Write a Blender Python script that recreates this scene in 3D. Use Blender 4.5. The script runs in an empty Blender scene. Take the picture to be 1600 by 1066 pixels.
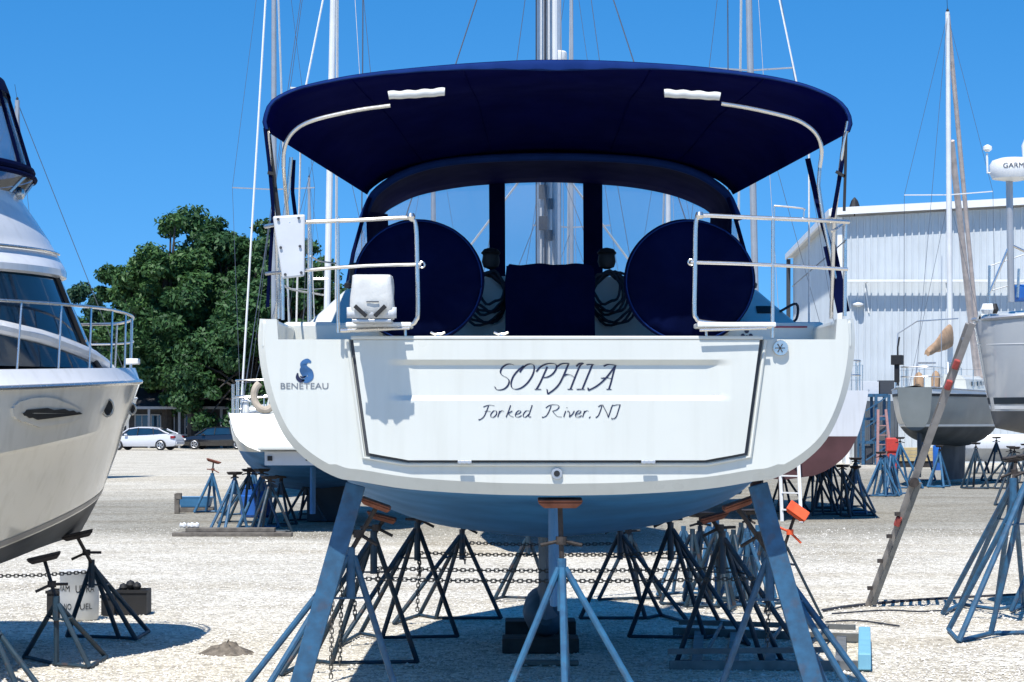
import bpy, bmesh, math, random
import numpy as np
from mathutils import Vector, Matrix

# ------------------------------------------------------------------ camera, sky, sun
S = bpy.context.scene
COL = S.collection
F = 3500.0            # focal length in pixels of a 1600 px wide picture
EYE = 1.95            # camera height
YH = 655.0            # pixel row of the horizon
cam_d = bpy.data.cameras.new("camera"); cam = bpy.data.objects.new("camera", cam_d); COL.objects.link(cam)
cam.location = (0, 0, EYE); cam.rotation_euler = (math.radians(90), 0, 0)
cam_d.sensor_width = 36.0; cam_d.lens = F / 1600 * 36.0
cam_d.shift_y = (YH - 533.0) / 1600.0
cam_d.clip_start = 0.1; cam_d.clip_end = 6000
S.camera = cam
SUN_DIR = Vector((0.145, 0.455, -0.885)).normalized()       # the way the light travels
elev = math.asin(-SUN_DIR.z)
azim = math.atan2(-SUN_DIR.x, -SUN_DIR.y)                    # clockwise from +Y
w = bpy.data.worlds.new("World"); S.world = w; w.use_nodes = True
nt = w.node_tree; nt.nodes.clear()
out = nt.nodes.new("ShaderNodeOutputWorld"); bg = nt.nodes.new("ShaderNodeBackground")
sky = nt.nodes.new("ShaderNodeTexSky"); sky.sky_type = 'NISHITA'; sky.sun_disc = False
sky.sun_elevation = elev; sky.sun_rotation = azim
sky.air_density = 1.0; sky.dust_density = 0.0; sky.ozone_density = 4.0; sky.altitude = 0
tc = nt.nodes.new("ShaderNodeTexCoord"); vm = nt.nodes.new("ShaderNodeVectorMath"); vm.operation = 'ADD'
vm.inputs[1].default_value = (0, 0, 0.165)
hs = nt.nodes.new("ShaderNodeHueSaturation"); hs.inputs['Saturation'].default_value = 1.36; hs.inputs['Value'].default_value = 1.12
nt.links.new(tc.outputs['Generated'], vm.inputs[0]); nt.links.new(vm.outputs[0], sky.inputs[0])
nt.links.new(sky.outputs[0], hs.inputs['Color']); nt.links.new(hs.outputs[0], bg.inputs[0])
bg.inputs[1].default_value = 0.13
nt.links.new(bg.outputs[0], out.inputs[0])
sd = bpy.data.lights.new("sun", 'SUN'); sun = bpy.data.objects.new("sun", sd); COL.objects.link(sun)
sd.energy = 5.0; sd.angle = math.radians(0.53); sd.color = (1.0, 0.965, 0.91)
sun.rotation_euler = SUN_DIR.to_track_quat('-Z', 'Y').to_euler()
S.view_settings.view_transform = 'Standard'; S.view_settings.look = 'None'
S.view_settings.exposure = 0.35; S.view_settings.gamma = 1.0
S.render.engine = 'CYCLES'; S.cycles.max_bounces = 8; S.cycles.transparent_max_bounces = 12

# ------------------------------------------------------------------ materials
MATS = {}
def mat(name, col, rough=0.5, metal=0.0, coat=0.0, noise=0.0, nscale=6.0, bump=0.0, bscale=40.0, spec=0.5, col2=None, ramp=(0.35, 0.65), sheen=0.0, streak=0.0, rust=0.0):
    if name in MATS: return MATS[name]
    m = bpy.data.materials.new(name); m.use_nodes = True; n = m.node_tree; b = n.nodes["Principled BSDF"]
    b.inputs['Base Color'].default_value = (*col, 1); b.inputs['Roughness'].default_value = rough
    b.inputs['Metallic'].default_value = metal; b.inputs['Coat Weight'].default_value = coat
    b.inputs['Coat Roughness'].default_value = 0.08
    b.inputs['Specular IOR Level'].default_value = spec
    if sheen: b.inputs['Sheen Weight'].default_value = sheen
    co = n.nodes.new("ShaderNodeTexCoord")
    if noise or col2:
        t = n.nodes.new("ShaderNodeTexNoise"); t.inputs['Scale'].default_value = nscale; t.inputs['Detail'].default_value = 6
        n.links.new(co.outputs['Object'], t.inputs['Vector'])
        r = n.nodes.new("ShaderNodeValToRGB"); r.color_ramp.elements[0].position = ramp[0]; r.color_ramp.elements[1].position = ramp[1]
        c2 = col2 if col2 else tuple(c * (1 - noise) for c in col)
        r.color_ramp.elements[0].color = (*c2, 1); r.color_ramp.elements[1].color = (*col, 1)
        n.links.new(t.outputs['Fac'], r.inputs[0]); n.links.new(r.outputs[0], b.inputs['Base Color'])
        mr = n.nodes.new("ShaderNodeMapRange"); mr.inputs[3].default_value = min(1, rough * 1.35); mr.inputs[4].default_value = rough * 0.8
        n.links.new(t.outputs['Fac'], mr.inputs[0]); n.links.new(mr.outputs[0], b.inputs['Roughness'])
    if bump:
        t2 = n.nodes.new("ShaderNodeTexNoise"); t2.inputs['Scale'].default_value = bscale; t2.inputs['Detail'].default_value = 4
        n.links.new(co.outputs['Object'], t2.inputs['Vector'])
        bp = n.nodes.new("ShaderNodeBump"); bp.inputs['Strength'].default_value = bump; bp.inputs['Distance'].default_value = 0.02
        n.links.new(t2.outputs['Fac'], bp.inputs['Height']); n.links.new(bp.outputs[0], b.inputs['Normal'])
    if streak or rust:
        src = b.inputs['Base Color'].links[0].from_socket if b.inputs['Base Color'].links else None
        mp_ = n.nodes.new("ShaderNodeMapping"); t3 = n.nodes.new("ShaderNodeTexNoise"); r3 = n.nodes.new("ShaderNodeValToRGB"); mx = n.nodes.new("ShaderNodeMix"); mx.data_type = 'RGBA'
        n.links.new(co.outputs['Object'], mp_.inputs[0]); n.links.new(mp_.outputs[0], t3.inputs['Vector']); n.links.new(t3.outputs['Fac'], r3.inputs[0])
        t3.inputs['Detail'].default_value = 7
        if streak:
            mp_.inputs['Scale'].default_value = (9, 9, 0.7); t3.inputs['Scale'].default_value = 1.6; r3.color_ramp.elements[0].position = .5; r3.color_ramp.elements[1].position = .8
            mx.inputs[7].default_value = (col[0] * .62, col[1] * .6, col[2] * .54, 1); k_ = streak
        else:
            t3.inputs['Scale'].default_value = 11; r3.color_ramp.elements[0].position = .56; r3.color_ramp.elements[1].position = .66
            mx.inputs[7].default_value = (.085, .042, .022, 1); k_ = rust
        r3.color_ramp.elements[1].color = (k_, k_, k_, 1); n.links.new(r3.outputs[0], mx.inputs[0]); n.links.new(src, mx.inputs[6]); n.links.new(mx.outputs[2], b.inputs['Base Color'])
    MATS[name] = m; return m

M_GEL = mat("white_gelcoat", (0.645, 0.65, 0.59), 0.28, coat=0.35, noise=0.05, nscale=1.7, streak=0.17)
M_GEL2 = mat("cream_gelcoat", (0.66, 0.63, 0.56), 0.2, coat=0.7, noise=0.06, nscale=1.2, streak=0.35)
M_GELG = mat("grey_white_gelcoat", (0.66, 0.67, 0.68), 0.22, coat=0.5, noise=0.06, nscale=1.5, streak=0.3)
M_BLUEBOT = mat("blue_antifouling", (0.032, 0.19, 0.43), 0.62, noise=0.28, nscale=2.2, bump=0.08, bscale=25)
M_GREYBOT = mat("grey_antifouling", (0.12, 0.12, 0.12), 0.65, noise=0.3, nscale=2.0, bump=0.08)
M_REDBOT = mat("dull_red_antifouling", (0.085, 0.032, 0.034), 0.7, noise=0.3, nscale=2.0)
M_DARKBOT = mat("dark_antifouling", (0.02, 0.035, 0.05), 0.6, noise=0.3, nscale=2.0)
M_NAVY = mat("navy_canvas", (0.0006, 0.0016, 0.048), 0.85, noise=0.22, nscale=4.0, bump=0.12, bscale=9.0, spec=0.03)
M_NAVY2 = mat("navy_canvas_band", (0.006, 0.026, 0.13), 0.85, noise=0.2, nscale=6.0, bump=0.1, bscale=30, spec=0.08)
M_NAVYD = mat("navy_cover", (0.0006, 0.0036, 0.033), 0.85, noise=0.3, nscale=3.0, bump=0.3, bscale=5.0, spec=0.06)
M_STEEL = mat("stainless_steel", (0.72, 0.69, 0.64), 0.24, metal=0.92, noise=0.06, nscale=30)
M_ALU = mat("aluminium", (0.55, 0.56, 0.57), 0.42, metal=0.75, noise=0.18, nscale=9)
M_MASTW = mat("white_mast_paint", (0.72, 0.72, 0.70), 0.35, noise=0.1, nscale=3)
M_MASTG = mat("grey_mast_alloy", (0.42, 0.43, 0.44), 0.4, metal=0.4, noise=0.15, nscale=3)
M_WIRE = mat("rigging_wire", (0.16, 0.17, 0.19), 0.4, metal=0.6, noise=0.1)
M_ROPEW = mat("white_rope", (0.68, 0.68, 0.66), 0.8, noise=0.15, nscale=60)
M_ROPED = mat("dark_rope", (0.03, 0.035, 0.05), 0.85, noise=0.3, nscale=50)
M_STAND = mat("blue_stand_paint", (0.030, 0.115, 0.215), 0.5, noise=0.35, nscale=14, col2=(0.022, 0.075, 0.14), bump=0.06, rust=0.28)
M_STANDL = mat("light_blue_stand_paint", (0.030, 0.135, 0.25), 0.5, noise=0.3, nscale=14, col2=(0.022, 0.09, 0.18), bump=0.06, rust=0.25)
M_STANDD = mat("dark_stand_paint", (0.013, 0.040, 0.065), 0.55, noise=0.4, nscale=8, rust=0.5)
M_SCREW = mat("rusty_screw", (0.05, 0.04, 0.035), 0.75, noise=0.5, nscale=25)
M_PADWOOD = mat("red_brown_pad", (0.26, 0.085, 0.045), 0.75, noise=0.45, nscale=12, bump=0.2)
M_PADORANGE = mat("bright_orange_pad", (0.85, 0.11, 0.03), 0.6, noise=0.12, nscale=12)
M_PADDARK = mat("weathered_pad", (0.045, 0.035, 0.03), 0.8, noise=0.4, nscale=12)
M_CHAIN = mat("galvanised_chain", (0.10, 0.095, 0.085), 0.6, metal=0.4, noise=0.3, nscale=30)
M_WOOD = mat("weathered_wood", (0.17, 0.15, 0.125), 0.85, noise=0.4, nscale=9, bump=0.2)
M_WOODD = mat("dark_timber", (0.035, 0.03, 0.027), 0.9, noise=0.4, nscale=9, bump=0.2)
M_GLASSD = mat("dark_sky_tinted_glass", (0.010, 0.035, 0.065), 0.06, coat=0.6, noise=0.3, nscale=1.5)  # dark glass, base colour blued to carry the sky's reflection
M_BLACK = mat("black_rubber", (0.014, 0.014, 0.015), 0.6, noise=0.3, nscale=10)
M_SEAM = mat("dark_gasket", (0.05, 0.055, 0.065), 0.55, noise=0.2, nscale=20)
M_VINYL = mat("white_vinyl_cover", (0.62, 0.62, 0.59), 0.5, noise=0.14, nscale=8, bump=0.45, bscale=9)
M_PLASTW = mat("white_plastic", (0.78, 0.78, 0.76), 0.35, noise=0.06, nscale=8)
M_GREYP = mat("pale_grey_plastic", (0.58, 0.60, 0.62), 0.45, noise=0.06, nscale=8)
M_INK = mat("dark_blue_vinyl_letter", (0.012, 0.014, 0.05), 0.4, noise=0.1)
M_LOGOB = mat("steel_blue_emblem", (0.06, 0.16, 0.34), 0.3, metal=0.3, noise=0.4, nscale=18)
M_LOGOG = mat("grey_emblem", (0.22, 0.23, 0.25), 0.35, metal=0.4, noise=0.2, nscale=18)
M_TAN = mat("tan_canvas", (0.42, 0.27, 0.16), 0.85, noise=0.25, nscale=5, bump=0.2, bscale=8)
M_TANS = mat("faded_pinkish_sail_cover", (0.74, 0.60, 0.51), 0.85, noise=0.25, nscale=5, bump=0.2, bscale=8)
M_OLIVE = mat("grey_green_hull_paint", (0.23, 0.25, 0.24), 0.3, coat=0.3, noise=0.15, nscale=1.5)
M_SILVER = mat("silver_grey_hull_paint", (0.50, 0.52, 0.53), 0.16, metal=0.05, coat=0.8, noise=0.12, nscale=1.0)
M_BLUEP = mat("blue_plastic", (0.02, 0.12, 0.42), 0.4, noise=0.15, nscale=6)
M_BLUET = mat("faded_blue_tub", (0.06, 0.22, 0.40), 0.5, noise=0.2, nscale=6)
M_YELLOW = mat("pale_yellow_paint", (0.70, 0.62, 0.28), 0.5, noise=0.15, nscale=6)
M_REDP = mat("red_plastic", (0.55, 0.05, 0.035), 0.5, noise=0.15, nscale=12)
M_PINKL = mat("faded_pink_fibreglass", (0.45, 0.24, 0.22), 0.6, noise=0.2, nscale=12)
M_WALLMETAL = mat("white_metal_siding", (0.56, 0.60, 0.62), 0.45, noise=0.10, nscale=0.6, streak=0.35)
M_TRIMW = mat("white_trim", (0.80, 0.80, 0.78), 0.45, noise=0.06, nscale=3)
M_ROOFM = mat("grey_metal_roof", (0.5, 0.52, 0.54), 0.4, noise=0.1, nscale=1)
M_BUOY = mat("faded_horseshoe_buoy", (0.52, 0.44, 0.34), 0.8, noise=0.25, nscale=8)
M_HOUSE = mat("dark_stained_siding", (0.05, 0.05, 0.05), 0.8, noise=0.3, nscale=3)
M_ROOFD = mat("dark_shingles", (0.035, 0.035, 0.04), 0.9, noise=0.4, nscale=6)
M_CARW = mat("silver_white_car_paint", (0.62, 0.63, 0.66), 0.22, coat=0.9, noise=0.03)
M_CARD = mat("black_car_paint", (0.012, 0.013, 0.017), 0.2, coat=0.9, noise=0.05)
M_TAIL = mat("red_tail_lamp", (0.25, 0.01, 0.015), 0.2, noise=0.1)
M_BARK = mat("grey_brown_bark", (0.06, 0.05, 0.042), 0.9, noise=0.4, nscale=5, bump=0.4, bscale=12)

M_KEEL = mat("dark_blue_keel_paint", (0.02, 0.075, 0.12), 0.65, noise=0.35, nscale=3)
M_ALUD = mat("shaded_weathered_aluminium", (0.20, 0.205, 0.20), 0.6, metal=0.3, noise=0.3, nscale=9)  # shade over the lying stepladder put in as darker metal; worn grey elsewhere
def clear_mat(name, tint, gl, haze=0.0):
    m = bpy.data.materials.new(name); m.use_nodes = True; n = m.node_tree; n.nodes.clear()
    o = n.nodes.new("ShaderNodeOutputMaterial"); a = n.nodes.new("ShaderNodeBsdfTransparent"); g = n.nodes.new("ShaderNodeBsdfGlossy")
    x = n.nodes.new("ShaderNodeMixShader"); x.inputs[0].default_value = gl
    a.inputs[0].default_value = (*tint, 1); g.inputs['Roughness'].default_value = 0.12; g.inputs[0].default_value = (0.85, 0.9, 0.95, 1)
    co = n.nodes.new("ShaderNodeTexCoord"); t = n.nodes.new("ShaderNodeTexNoise"); t.inputs['Scale'].default_value = 3.0
    bp = n.nodes.new("ShaderNodeBump"); bp.inputs['Strength'].default_value = 0.25; bp.inputs['Distance'].default_value = 0.05
    n.links.new(co.outputs['Object'], t.inputs[0]); n.links.new(t.outputs['Fac'], bp.inputs['Height']); n.links.new(bp.outputs[0], g.inputs['Normal'])
    d = n.nodes.new("ShaderNodeBsdfTranslucent"); d.inputs[0].default_value = (.8, .85, .9, 1); x2 = n.nodes.new("ShaderNodeMixShader"); x2.inputs[0].default_value = haze
    n.links.new(a.outputs[0], x2.inputs[1]); n.links.new(d.outputs[0], x2.inputs[2])
    n.links.new(x2.outputs[0], x.inputs[1]); n.links.new(g.outputs[0], x.inputs[2]); n.links.new(x.outputs[0], o.inputs[0]); return m
M_CLEAR = clear_mat("clear_vinyl", (0.84, 0.86, 0.88), 0.09, 0.16)
M_SMOKE = clear_mat("smoked_acrylic", (0.16, 0.24, 0.32), 0.12)
M_CLEAR2 = clear_mat("hazy_clear_vinyl", (0.66, 0.70, 0.76), 0.14, 0.22)

# gravel: pale crushed stone with a grey band further off
def ground_material():
    m = bpy.data.materials.new("pale_gravel"); m.use_nodes = True; n = m.node_tree; b = n.nodes["Principled BSDF"]; L = n.links.new
    b.inputs['Roughness'].default_value = 0.95; b.inputs['Specular IOR Level'].default_value = 0.15
    co = n.nodes.new("ShaderNodeTexCoord"); sx = n.nodes.new("ShaderNodeSeparateXYZ"); L(co.outputs['Object'], sx.inputs[0])
    v = n.nodes.new("ShaderNodeTexVoronoi"); v.inputs['Scale'].default_value = 21; v.inputs['Randomness'].default_value = 1
    v2 = n.nodes.new("ShaderNodeTexVoronoi"); v2.inputs['Scale'].default_value = 52
    n1 = n.nodes.new("ShaderNodeTexNoise"); n1.inputs['Scale'].default_value = 0.55; n1.inputs['Detail'].default_value = 8; n1.inputs['Roughness'].default_value = 0.65
    n2 = n.nodes.new("ShaderNodeTexNoise"); n2.inputs['Scale'].default_value = 7; n2.inputs['Detail'].default_value = 6
    n3 = n.nodes.new("ShaderNodeTexNoise"); n3.inputs['Scale'].default_value = 0.09; n3.inputs['Detail'].default_value = 5
    for q in (v, v2, n1, n2, n3): L(co.outputs['Object'], q.inputs['Vector'])
    # stone colour by cell
    r = n.nodes.new("ShaderNodeValToRGB"); e = r.color_ramp.elements
    e[0].position = 0.0; e[0].color = (0.42, 0.39, 0.335, 1); e[1].position = 1.0; e[1].color = (0.84, 0.81, 0.73, 1)
    k = r.color_ramp.elements.new(0.35); k.color = (0.71, 0.68, 0.605, 1)
    sc = n.nodes.new("ShaderNodeSeparateColor"); L(v.outputs['Color'], sc.inputs[0]); L(sc.outputs[0], r.inputs[0])
    # fine speckle
    r2 = n.nodes.new("ShaderNodeValToRGB"); r2.color_ramp.elements[0].position = 0.3; r2.color_ramp.elements[0].color = (0.74, 0.725, 0.70, 1)
    r2.color_ramp.elements[1].position = 0.62; r2.color_ramp.elements[1].color = (1.05, 1.04, 1.0, 1)
    L(n2.outputs['Fac'], r2.inputs[0])
    mu = n.nodes.new("ShaderNodeMix"); mu.data_type = 'RGBA'; mu.blend_type = 'MULTIPLY'; mu.inputs[0].default_value = 0.8
    L(r.outputs[0], mu.inputs[6]); L(r2.outputs[0], mu.inputs[7])
    # darker colour along the edges between stone cells
    ve = n.nodes.new("ShaderNodeTexVoronoi"); ve.feature = 'DISTANCE_TO_EDGE'; ve.inputs['Scale'].default_value = 21; L(co.outputs['Object'], ve.inputs['Vector'])
    re = n.nodes.new("ShaderNodeValToRGB"); re.color_ramp.elements[0].position = 0.0; re.color_ramp.elements[0].color = (0.5, 0.47, 0.42, 1); re.color_ramp.elements[1].position = 0.12; re.color_ramp.elements[1].color = (1, 1, 1, 1)
    L(ve.outputs['Distance'], re.inputs[0])
    mg = n.nodes.new("ShaderNodeMix"); mg.data_type = 'RGBA'; mg.blend_type = 'MULTIPLY'; mg.inputs[0].default_value = 0.8
    L(mu.outputs[2], mg.inputs[6]); L(re.outputs[0], mg.inputs[7]); mu = mg
    # large stains
    r3 = n.nodes.new("ShaderNodeValToRGB"); r3.color_ramp.elements[0].position = 0.36; r3.color_ramp.elements[0].color = (0.88, 0.855, 0.81, 1)
    r3.color_ramp.elements[1].position = 0.58; r3.color_ramp.elements[1].color = (1.06, 1.05, 1.03, 1); L(n1.outputs['Fac'], r3.inputs[0])
    mu2 = n.nodes.new("ShaderNodeMix"); mu2.data_type = 'RGBA'; mu2.blend_type = 'MULTIPLY'; mu2.inputs[0].default_value = 1
    L(mu.outputs[2], mu2.inputs[6]); L(r3.outputs[0], mu2.inputs[7])
    # wheel tracks worn along the yard
    mt = n.nodes.new("ShaderNodeMapping"); mt.inputs['Scale'].default_value = (0.05, 0.9, 1); mt.inputs['Rotation'].default_value = (0, 0, 0.06); n5 = n.nodes.new("ShaderNodeTexNoise"); n5.inputs['Scale'].default_value = 1.0; n5.inputs['Detail'].default_value = 5
    L(co.outputs['Object'], mt.inputs[0]); L(mt.outputs[0], n5.inputs['Vector'])
    r5 = n.nodes.new("ShaderNodeValToRGB"); r5.color_ramp.elements[0].position = 0.36; r5.color_ramp.elements[0].color = (0.76, 0.71, 0.63, 1); r5.color_ramp.elements[1].position = 0.5; r5.color_ramp.elements[1].color = (1.03, 1.03, 1.03, 1); L(n5.outputs['Fac'], r5.inputs[0])
    m5 = n.nodes.new("ShaderNodeMix"); m5.data_type = 'RGBA'; m5.blend_type = 'MULTIPLY'; m5.inputs[0].default_value = 0.42
    L(mu2.outputs[2], m5.inputs[6]); L(r5.outputs[0], m5.inputs[7]); mu2 = m5
    # grey gravel band between about 33 and 58 m
    ad = n.nodes.new("ShaderNodeMath"); ad.operation = 'MULTIPLY_ADD'; ad.inputs[1].default_value = 26; L(n3.outputs['Fac'], ad.inputs[0]); L(sx.outputs['Y'], ad.inputs[2])
    a1 = n.nodes.new("ShaderNodeMapRange"); a1.inputs[1].default_value = 45; a1.inputs[2].default_value = 52; L(ad.outputs[0], a1.inputs[0])
    a2 = n.nodes.new("ShaderNodeMapRange"); a2.inputs[1].default_value = 62; a2.inputs[2].default_value = 78; a2.inputs[3].default_value = 1; a2.inputs[4].default_value = 0.12
    # on the right the grey reaches farther
    xr = n.nodes.new("ShaderNodeMapRange"); xr.inputs[1].default_value = -4; xr.inputs[2].default_value = 8; xr.inputs[3].default_value = 0; xr.inputs[4].default_value = -30
    L(sx.outputs['X'], xr.inputs[0]); ay = n.nodes.new("ShaderNodeMath"); ay.operation = 'ADD'; L(ad.outputs[0], ay.inputs[0]); L(xr.outputs[0], ay.inputs[1]); L(ay.outputs[0], a2.inputs[0])
    am = n.nodes.new("ShaderNodeMath"); am.operation = 'MULTIPLY'; L(a1.outputs[0], am.inputs[0]); L(a2.outputs[0], am.inputs[1])
    mx = n.nodes.new("ShaderNodeMix"); mx.data_type = 'RGBA'; mx.blend_type = 'MULTIPLY'; mx.inputs[7].default_value = (0.52, 0.525, 0.52, 1)
    L(am.outputs[0], mx.inputs[0]); L(mu2.outputs[2], mx.inputs[6]); L(mx.outputs[2], b.inputs['Base Color'])
    h = n.nodes.new("ShaderNodeMath"); h.operation = 'ADD'; L(v.outputs['Distance'], h.inputs[0]); L(v2.outputs['Distance'], h.inputs[1])
    bp = n.nodes.new("ShaderNodeBump"); bp.invert = True; bp.inputs['Strength'].default_value = 0.75; bp.inputs['Distance'].default_value = 0.022
    L(h.outputs[0], bp.inputs['Height']); L(bp.outputs[0], b.inputs['Normal'])
    return m
def leaf_material(name, c1, c2):
    m = bpy.data.materials.new(name); m.use_nodes = True; n = m.node_tree; b = n.nodes["Principled BSDF"]
    g = n.nodes.new("ShaderNodeNewGeometry"); r = n.nodes.new("ShaderNodeValToRGB")
    r.color_ramp.elements[0].color = (*c1, 1); r.color_ramp.elements[1].color = (*c2, 1)
    n.links.new(g.outputs['Random Per Island'], r.inputs[0]); n.links.new(r.outputs[0], b.inputs['Base Color'])
    b.inputs['Roughness'].default_value = 0.55; b.inputs['Specular IOR Level'].default_value = 0.3
    tr = n.nodes.new("ShaderNodeBsdfTranslucent"); n.links.new(r.outputs[0], tr.inputs[0])
    mx = n.nodes.new("ShaderNodeMixShader"); mx.inputs[0].default_value = 0.22
    o = n.nodes["Material Output"]; n.links.new(b.outputs[0], mx.inputs[1]); n.links.new(tr.outputs[0], mx.inputs[2]); n.links.new(mx.outputs[0], o.inputs[0])
    return m

# ------------------------------------------------------------------ helpers
def P(px, py, Y):
    """the point at distance Y that the photograph shows at pixel (px, py)"""
    return Vector(((px - 800.0) * Y / F, Y, EYE + (YH - py) * Y / F))
def G(px, py):
    """the ground point shown at pixel (px, py)"""
    Y = F * EYE / (py - YH); return Vector(((px - 800.0) * Y / F, Y, 0.0))
OFF = {}
def tag(o, label=None, cat=None, group=None, kind=None):
    if label: o['label'] = label
    if cat: o['category'] = cat
    if group: o['group'] = group
    if kind: o['kind'] = kind
    return o
def thing(name, loc, label, cat, group=None, rot=0.0):
    o = bpy.data.objects.new(name, None); COL.objects.link(o); o.location = loc; o.rotation_euler = (0, 0, rot)
    o.empty_display_size = 0.2
    OFF[o.name] = Vector(loc) if rot == 0.0 else None
    return tag(o, label, cat, group)
def copy_tree(o, parent=None):
    c = o.copy(); COL.objects.link(c); c.parent = parent
    for ch in list(o.children): copy_tree(ch, c)
    return c
def catmull(pts, n=8, closed=False):
    pts = [Vector(p) for p in pts]
    if len(pts) < 3: return pts
    o = []; m = len(pts)
    rng = range(m if closed else m - 1)
    for i in rng:
        if closed: a, b, c, d = pts[i - 1], pts[i], pts[(i + 1) % m], pts[(i + 2) % m]
        else:
            b, c = pts[i], pts[i + 1]
            a = pts[i - 1] if i else b * 2 - c
            d = pts[i + 2] if i + 2 < m else c * 2 - b
        for k in range(n):
            t = k / n
            o.append(0.5 * ((2 * b) + (c - a) * t + (2 * a - 5 * b + 4 * c - d) * t * t + (3 * b - a - 3 * c + d) * t ** 3))
    if not closed: o.append(pts[-1])
    return o
class MB:
    def __init__(s): s.v = []; s.f = []; s.m = []; s.cur = 0
    def add(s, vs, fs):
        b = len(s.v); s.v += [tuple(p) for p in vs]; s.f += [tuple(i + b for i in f) for f in fs]; s.m += [s.cur] * len(fs); return s
    def box(s, a, b, bev=0.0):
        (x0, y0, z0), (x1, y1, z1) = a, b
        if x0 > x1: x0, x1 = x1, x0
        if y0 > y1: y0, y1 = y1, y0
        if z0 > z1: z0, z1 = z1, z0
        return s.prism([(x0, y0, z0), (x1, y0, z0), (x1, y1, z0), (x0, y1, z0)], [(x0, y0, z1), (x1, y0, z1), (x1, y1, z1), (x0, y1, z1)])
    def prism(s, lo, hi):
        n = len(lo); fs = [tuple(range(n - 1, -1, -1)), tuple(range(n, 2 * n))]
        for i in range(n): j = (i + 1) % n; fs.append((i, j, n + j, n + i))
        return s.add(list(lo) + list(hi), fs)
    def beam(s, p, q, w, h, up=(0, 0, 1)):
        p = Vector(p); q = Vector(q); d = (q - p).normalized(); u = Vector(up)
        x = d.cross(u)
        if x.length < 1e-4: x = d.cross(Vector((1, 0, 0)))
        x.normalize(); y = x.cross(d).normalized(); x *= w / 2; y *= h / 2
        return s.prism([p - x - y, p + x - y, p + x + y, p - x + y], [q - x - y, q + x - y, q + x + y, q - x + y])
    def tube(s, pts, r, n=8, closed=False, cap=True):
        pts = [Vector(p) for p in pts]; m = len(pts)
        rr = r if isinstance(r, (list, tuple)) else [r] * m
        T = []
        for i in range(m):
            if closed: t = pts[(i + 1) % m] - pts[i - 1]
            else: t = pts[min(i + 1, m - 1)] - pts[max(i - 1, 0)]
            T.append(t.normalized() if t.length > 1e-9 else Vector((0, 0, 1)))
        u = T[0].cross(Vector((0, 0, 1)))
        if u.length < 1e-3: u = T[0].cross(Vector((1, 0, 0)))
        u.normalize(); vs = []
        for i in range(m):
            u = (u - T[i] * u.dot(T[i]))
            u.normalize(); v = T[i].cross(u)
            for k in range(n):
                a = 2 * math.pi * k / n; vs.append(pts[i] + (u * math.cos(a) + v * math.sin(a)) * rr[i])
        fs = []
        for i in range(m if closed else m - 1):
            j = (i + 1) % m
            for k in range(n): l = (k + 1) % n; fs.append((i * n + k, i * n + l, j * n + l, j * n + k))
        if cap and not closed: fs.append(tuple(range(n - 1, -1, -1))); fs.append(tuple((m - 1) * n + k for k in range(n)))
        return s.add(vs, fs)
    def grid(s, rows, closed_u=False, flip=False):
        m = len(rows); n = len(rows[0]); vs = [p for r in rows for p in r]; fs = []
        for i in range(m - 1):
            for k in range(n if closed_u else n - 1):
                l = (k + 1) % n; f = (i * n + k, i * n + l, (i + 1) * n + l, (i + 1) * n + k)
                fs.append(f[::-1] if flip else f)
        return s.add(vs, fs)
    def lathe(s, prof, c, axis='z', n=20):
        rows = []
        for r, h in prof:
            row = []
            for k in range(n):
                a = 2 * math.pi * k / n; x, y = r * math.cos(a), r * math.sin(a)
                row.append(Vector(c) + (Vector((x, y, h)) if axis == 'z' else Vector((x, h, y)) if axis == 'y' else Vector((h, x, y))))
            rows.append(row)
        s.grid(rows, True)
        return s.add(rows[0], [tuple(range(n))[::-1]]).add(rows[-1], [tuple(range(n))])
    def poly(s, pts): return s.add(pts, [tuple(range(len(pts)))])
    def build(s, name, mats, parent=None, smooth=False, bevel=0.0, solid=0.0, weld=False, angle=35, subd=0):
        me = bpy.data.meshes.new(name)
        off = Vector((0, 0, 0))
        if parent is not None:
            r = parent
            while r.parent is not None: r = r.parent
            if OFF.get(r.name) is not None: off = OFF[r.name]
        me.from_pydata([(p[0] - off.x, p[1] - off.y, p[2] - off.z) for p in s.v], [], s.f)
        if not isinstance(mats, (list, tuple)): mats = [mats]
        for q in mats: me.materials.append(q)
        for i, p in enumerate(me.polygons): p.material_index = s.m[i]
        bm = bmesh.new(); bm.from_mesh(me)
        if weld: bmesh.ops.remove_doubles(bm, verts=bm.verts, dist=1e-4)
        bmesh.ops.recalc_face_normals(bm, faces=bm.faces)
        bm.to_mesh(me); bm.free()
        if smooth:
            for p in me.polygons: p.use_smooth = True
            me.set_sharp_from_angle(angle=math.radians(angle))
        o = bpy.data.objects.new(name, me); COL.objects.link(o)
        if parent is not None: o.parent = parent
        if solid:
            md = o.modifiers.new("solid", 'SOLIDIFY'); md.thickness = solid; md.offset = 0
        if bevel:
            md = o.modifiers.new("bevel", 'BEVEL'); md.width = bevel; md.segments = 2; md.limit_method = 'ANGLE'
        if subd:
            md = o.modifiers.new("sub", 'SUBSURF'); md.levels = subd; md.render_levels = subd
        return o
def lerp(a, b, t): return a + (b - a) * t
def interp(x, xs, ys): return float(np.interp(x, xs, ys))
def sm(t): t = max(0.0, min(1.0, t)); return t * t * (3 - 2 * t)
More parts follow.
